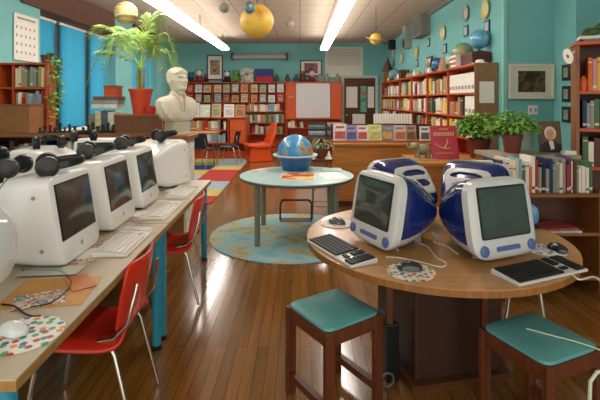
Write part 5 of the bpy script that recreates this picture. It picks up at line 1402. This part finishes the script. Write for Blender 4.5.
# under the round table: dark power unit with coiled lead
t = thing('power_unit', 'black upright power unit beside the table pedestal', 'electronics', (.46, 2.36, 0), R(15))
box_mb(-.035, .035, -.09, .09, 0, .30).build('case', M_BLACK, t, bev=.006); MB().tube([(-.05 + .035 * math.cos(a), -.12, .04 + .035 * math.sin(a)) for a in [2 * math.pi * i / 16 for i in range(17)]], .006, 6).build('coiled_lead', mat('grey_lead', '#55565a', .5), t)
for i, (x, y) in enumerate(((1.30, 2.62), (1.48, 2.75))): pass
# table leg seen left of the pedestal
rt = bpy.data.objects['round_table']
for a in (211, 31, 121, 301):
    MB().bar((.325 * math.cos(R(a)), .325 * math.sin(R(a)), 0), (.325 * math.cos(R(a)), .325 * math.sin(R(a)), RT - .035), .03, .03).build('leg', M_STOOLW, rt)
# frog on the tall right bookcase
def on_tr(x, y, z): return (TR[0] + x * math.cos(R(24)) + y * math.sin(R(24)), TR[1] - x * math.sin(R(24)) + y * math.cos(R(24)), z)
t = thing('frog_figurine', 'dark green frog figurine on top of the tall right bookcase', 'figurine', on_tr(.12, .10, 2.0), R(-30))
MG = mat('frog_green', '#3f5a34', .5, vary=.2, scale=20)
MB().ball((0, 0, .04), .055, 14, sc=(1.2, .8, .7)).build('body', MG, t, smooth=True); MB().ball((.05, 0, .075), .032, 12, sc=(1.1, 1, .8)).build('head', MG, t, smooth=True)
for s in (-1, 1):
    MB().ball((.06, s * .02, .10), .011, 8).build('eye', MG, t, smooth=True); MB().tube([(-.03, s * .05, .05), (-.06, s * .075, .03), (.0, s * .07, .008)], .014, 8).build('leg', MG, t, smooth=True)
for i, (c, h, dx) in enumerate((('white', '#cfcdc2', 0), ('grey', '#6f7470', .03))):
    o = box_mb(-.12, .12, -.09, .09, 0, .024).build('book', mat('top_%s' % c, h, .6), loc=on_tr(.15 + dx, .10, 1.951 + .0245 * (1 - i)), rot=(0, 0, R(-24))); tag(o, '%s flat book under the frog on the tall right bookcase' % c, 'book')
o = MB().lathe([(.03, 0), (.035, .05), (.028, .10), (.012, .13)], 16).build('orange_bottle', M_ORANGE, smooth=True, loc=on_tr(.058, .05, 1.536)); tag(o, 'small orange bottle at the left of the tall bookcase top shelf', 'bottle')

# stool with metal legs tucked under the far right of the round table, red bin beyond
t = thing('stool', 'small metal-legged stool tucked under the far right of the round table', 'stool', (1.40, 2.74, 0))
MB().lathe([(.12, .43), (.14, .435), (.14, .455), (.12, .46)], 24).build('seat', M_DKWOOD, t, smooth=True)
for k in range(4):
    a = R(20 + 90 * k); MB().tube([(.09 * math.cos(a), .09 * math.sin(a), .43), (.17 * math.cos(a), .17 * math.sin(a), 0)], .009, 8).build('leg', M_CHROME, t, smooth=True)
t = thing('waste_bin', 'red bin on the floor at the right edge, below the tall bookcase', 'bin', (2.42, 3.45, 0))
MB().lathe([(.10, 0), (.13, .30), (.135, .30), (.12, .29), (.09, .02)], 24).build('body', M_REDP, t, smooth=True)
MB().lathe([(.13, .295), (.14, .30), (.14, .31), (.13, .31)], 24, cap=False).build('rim', M_REDP, t, smooth=True)
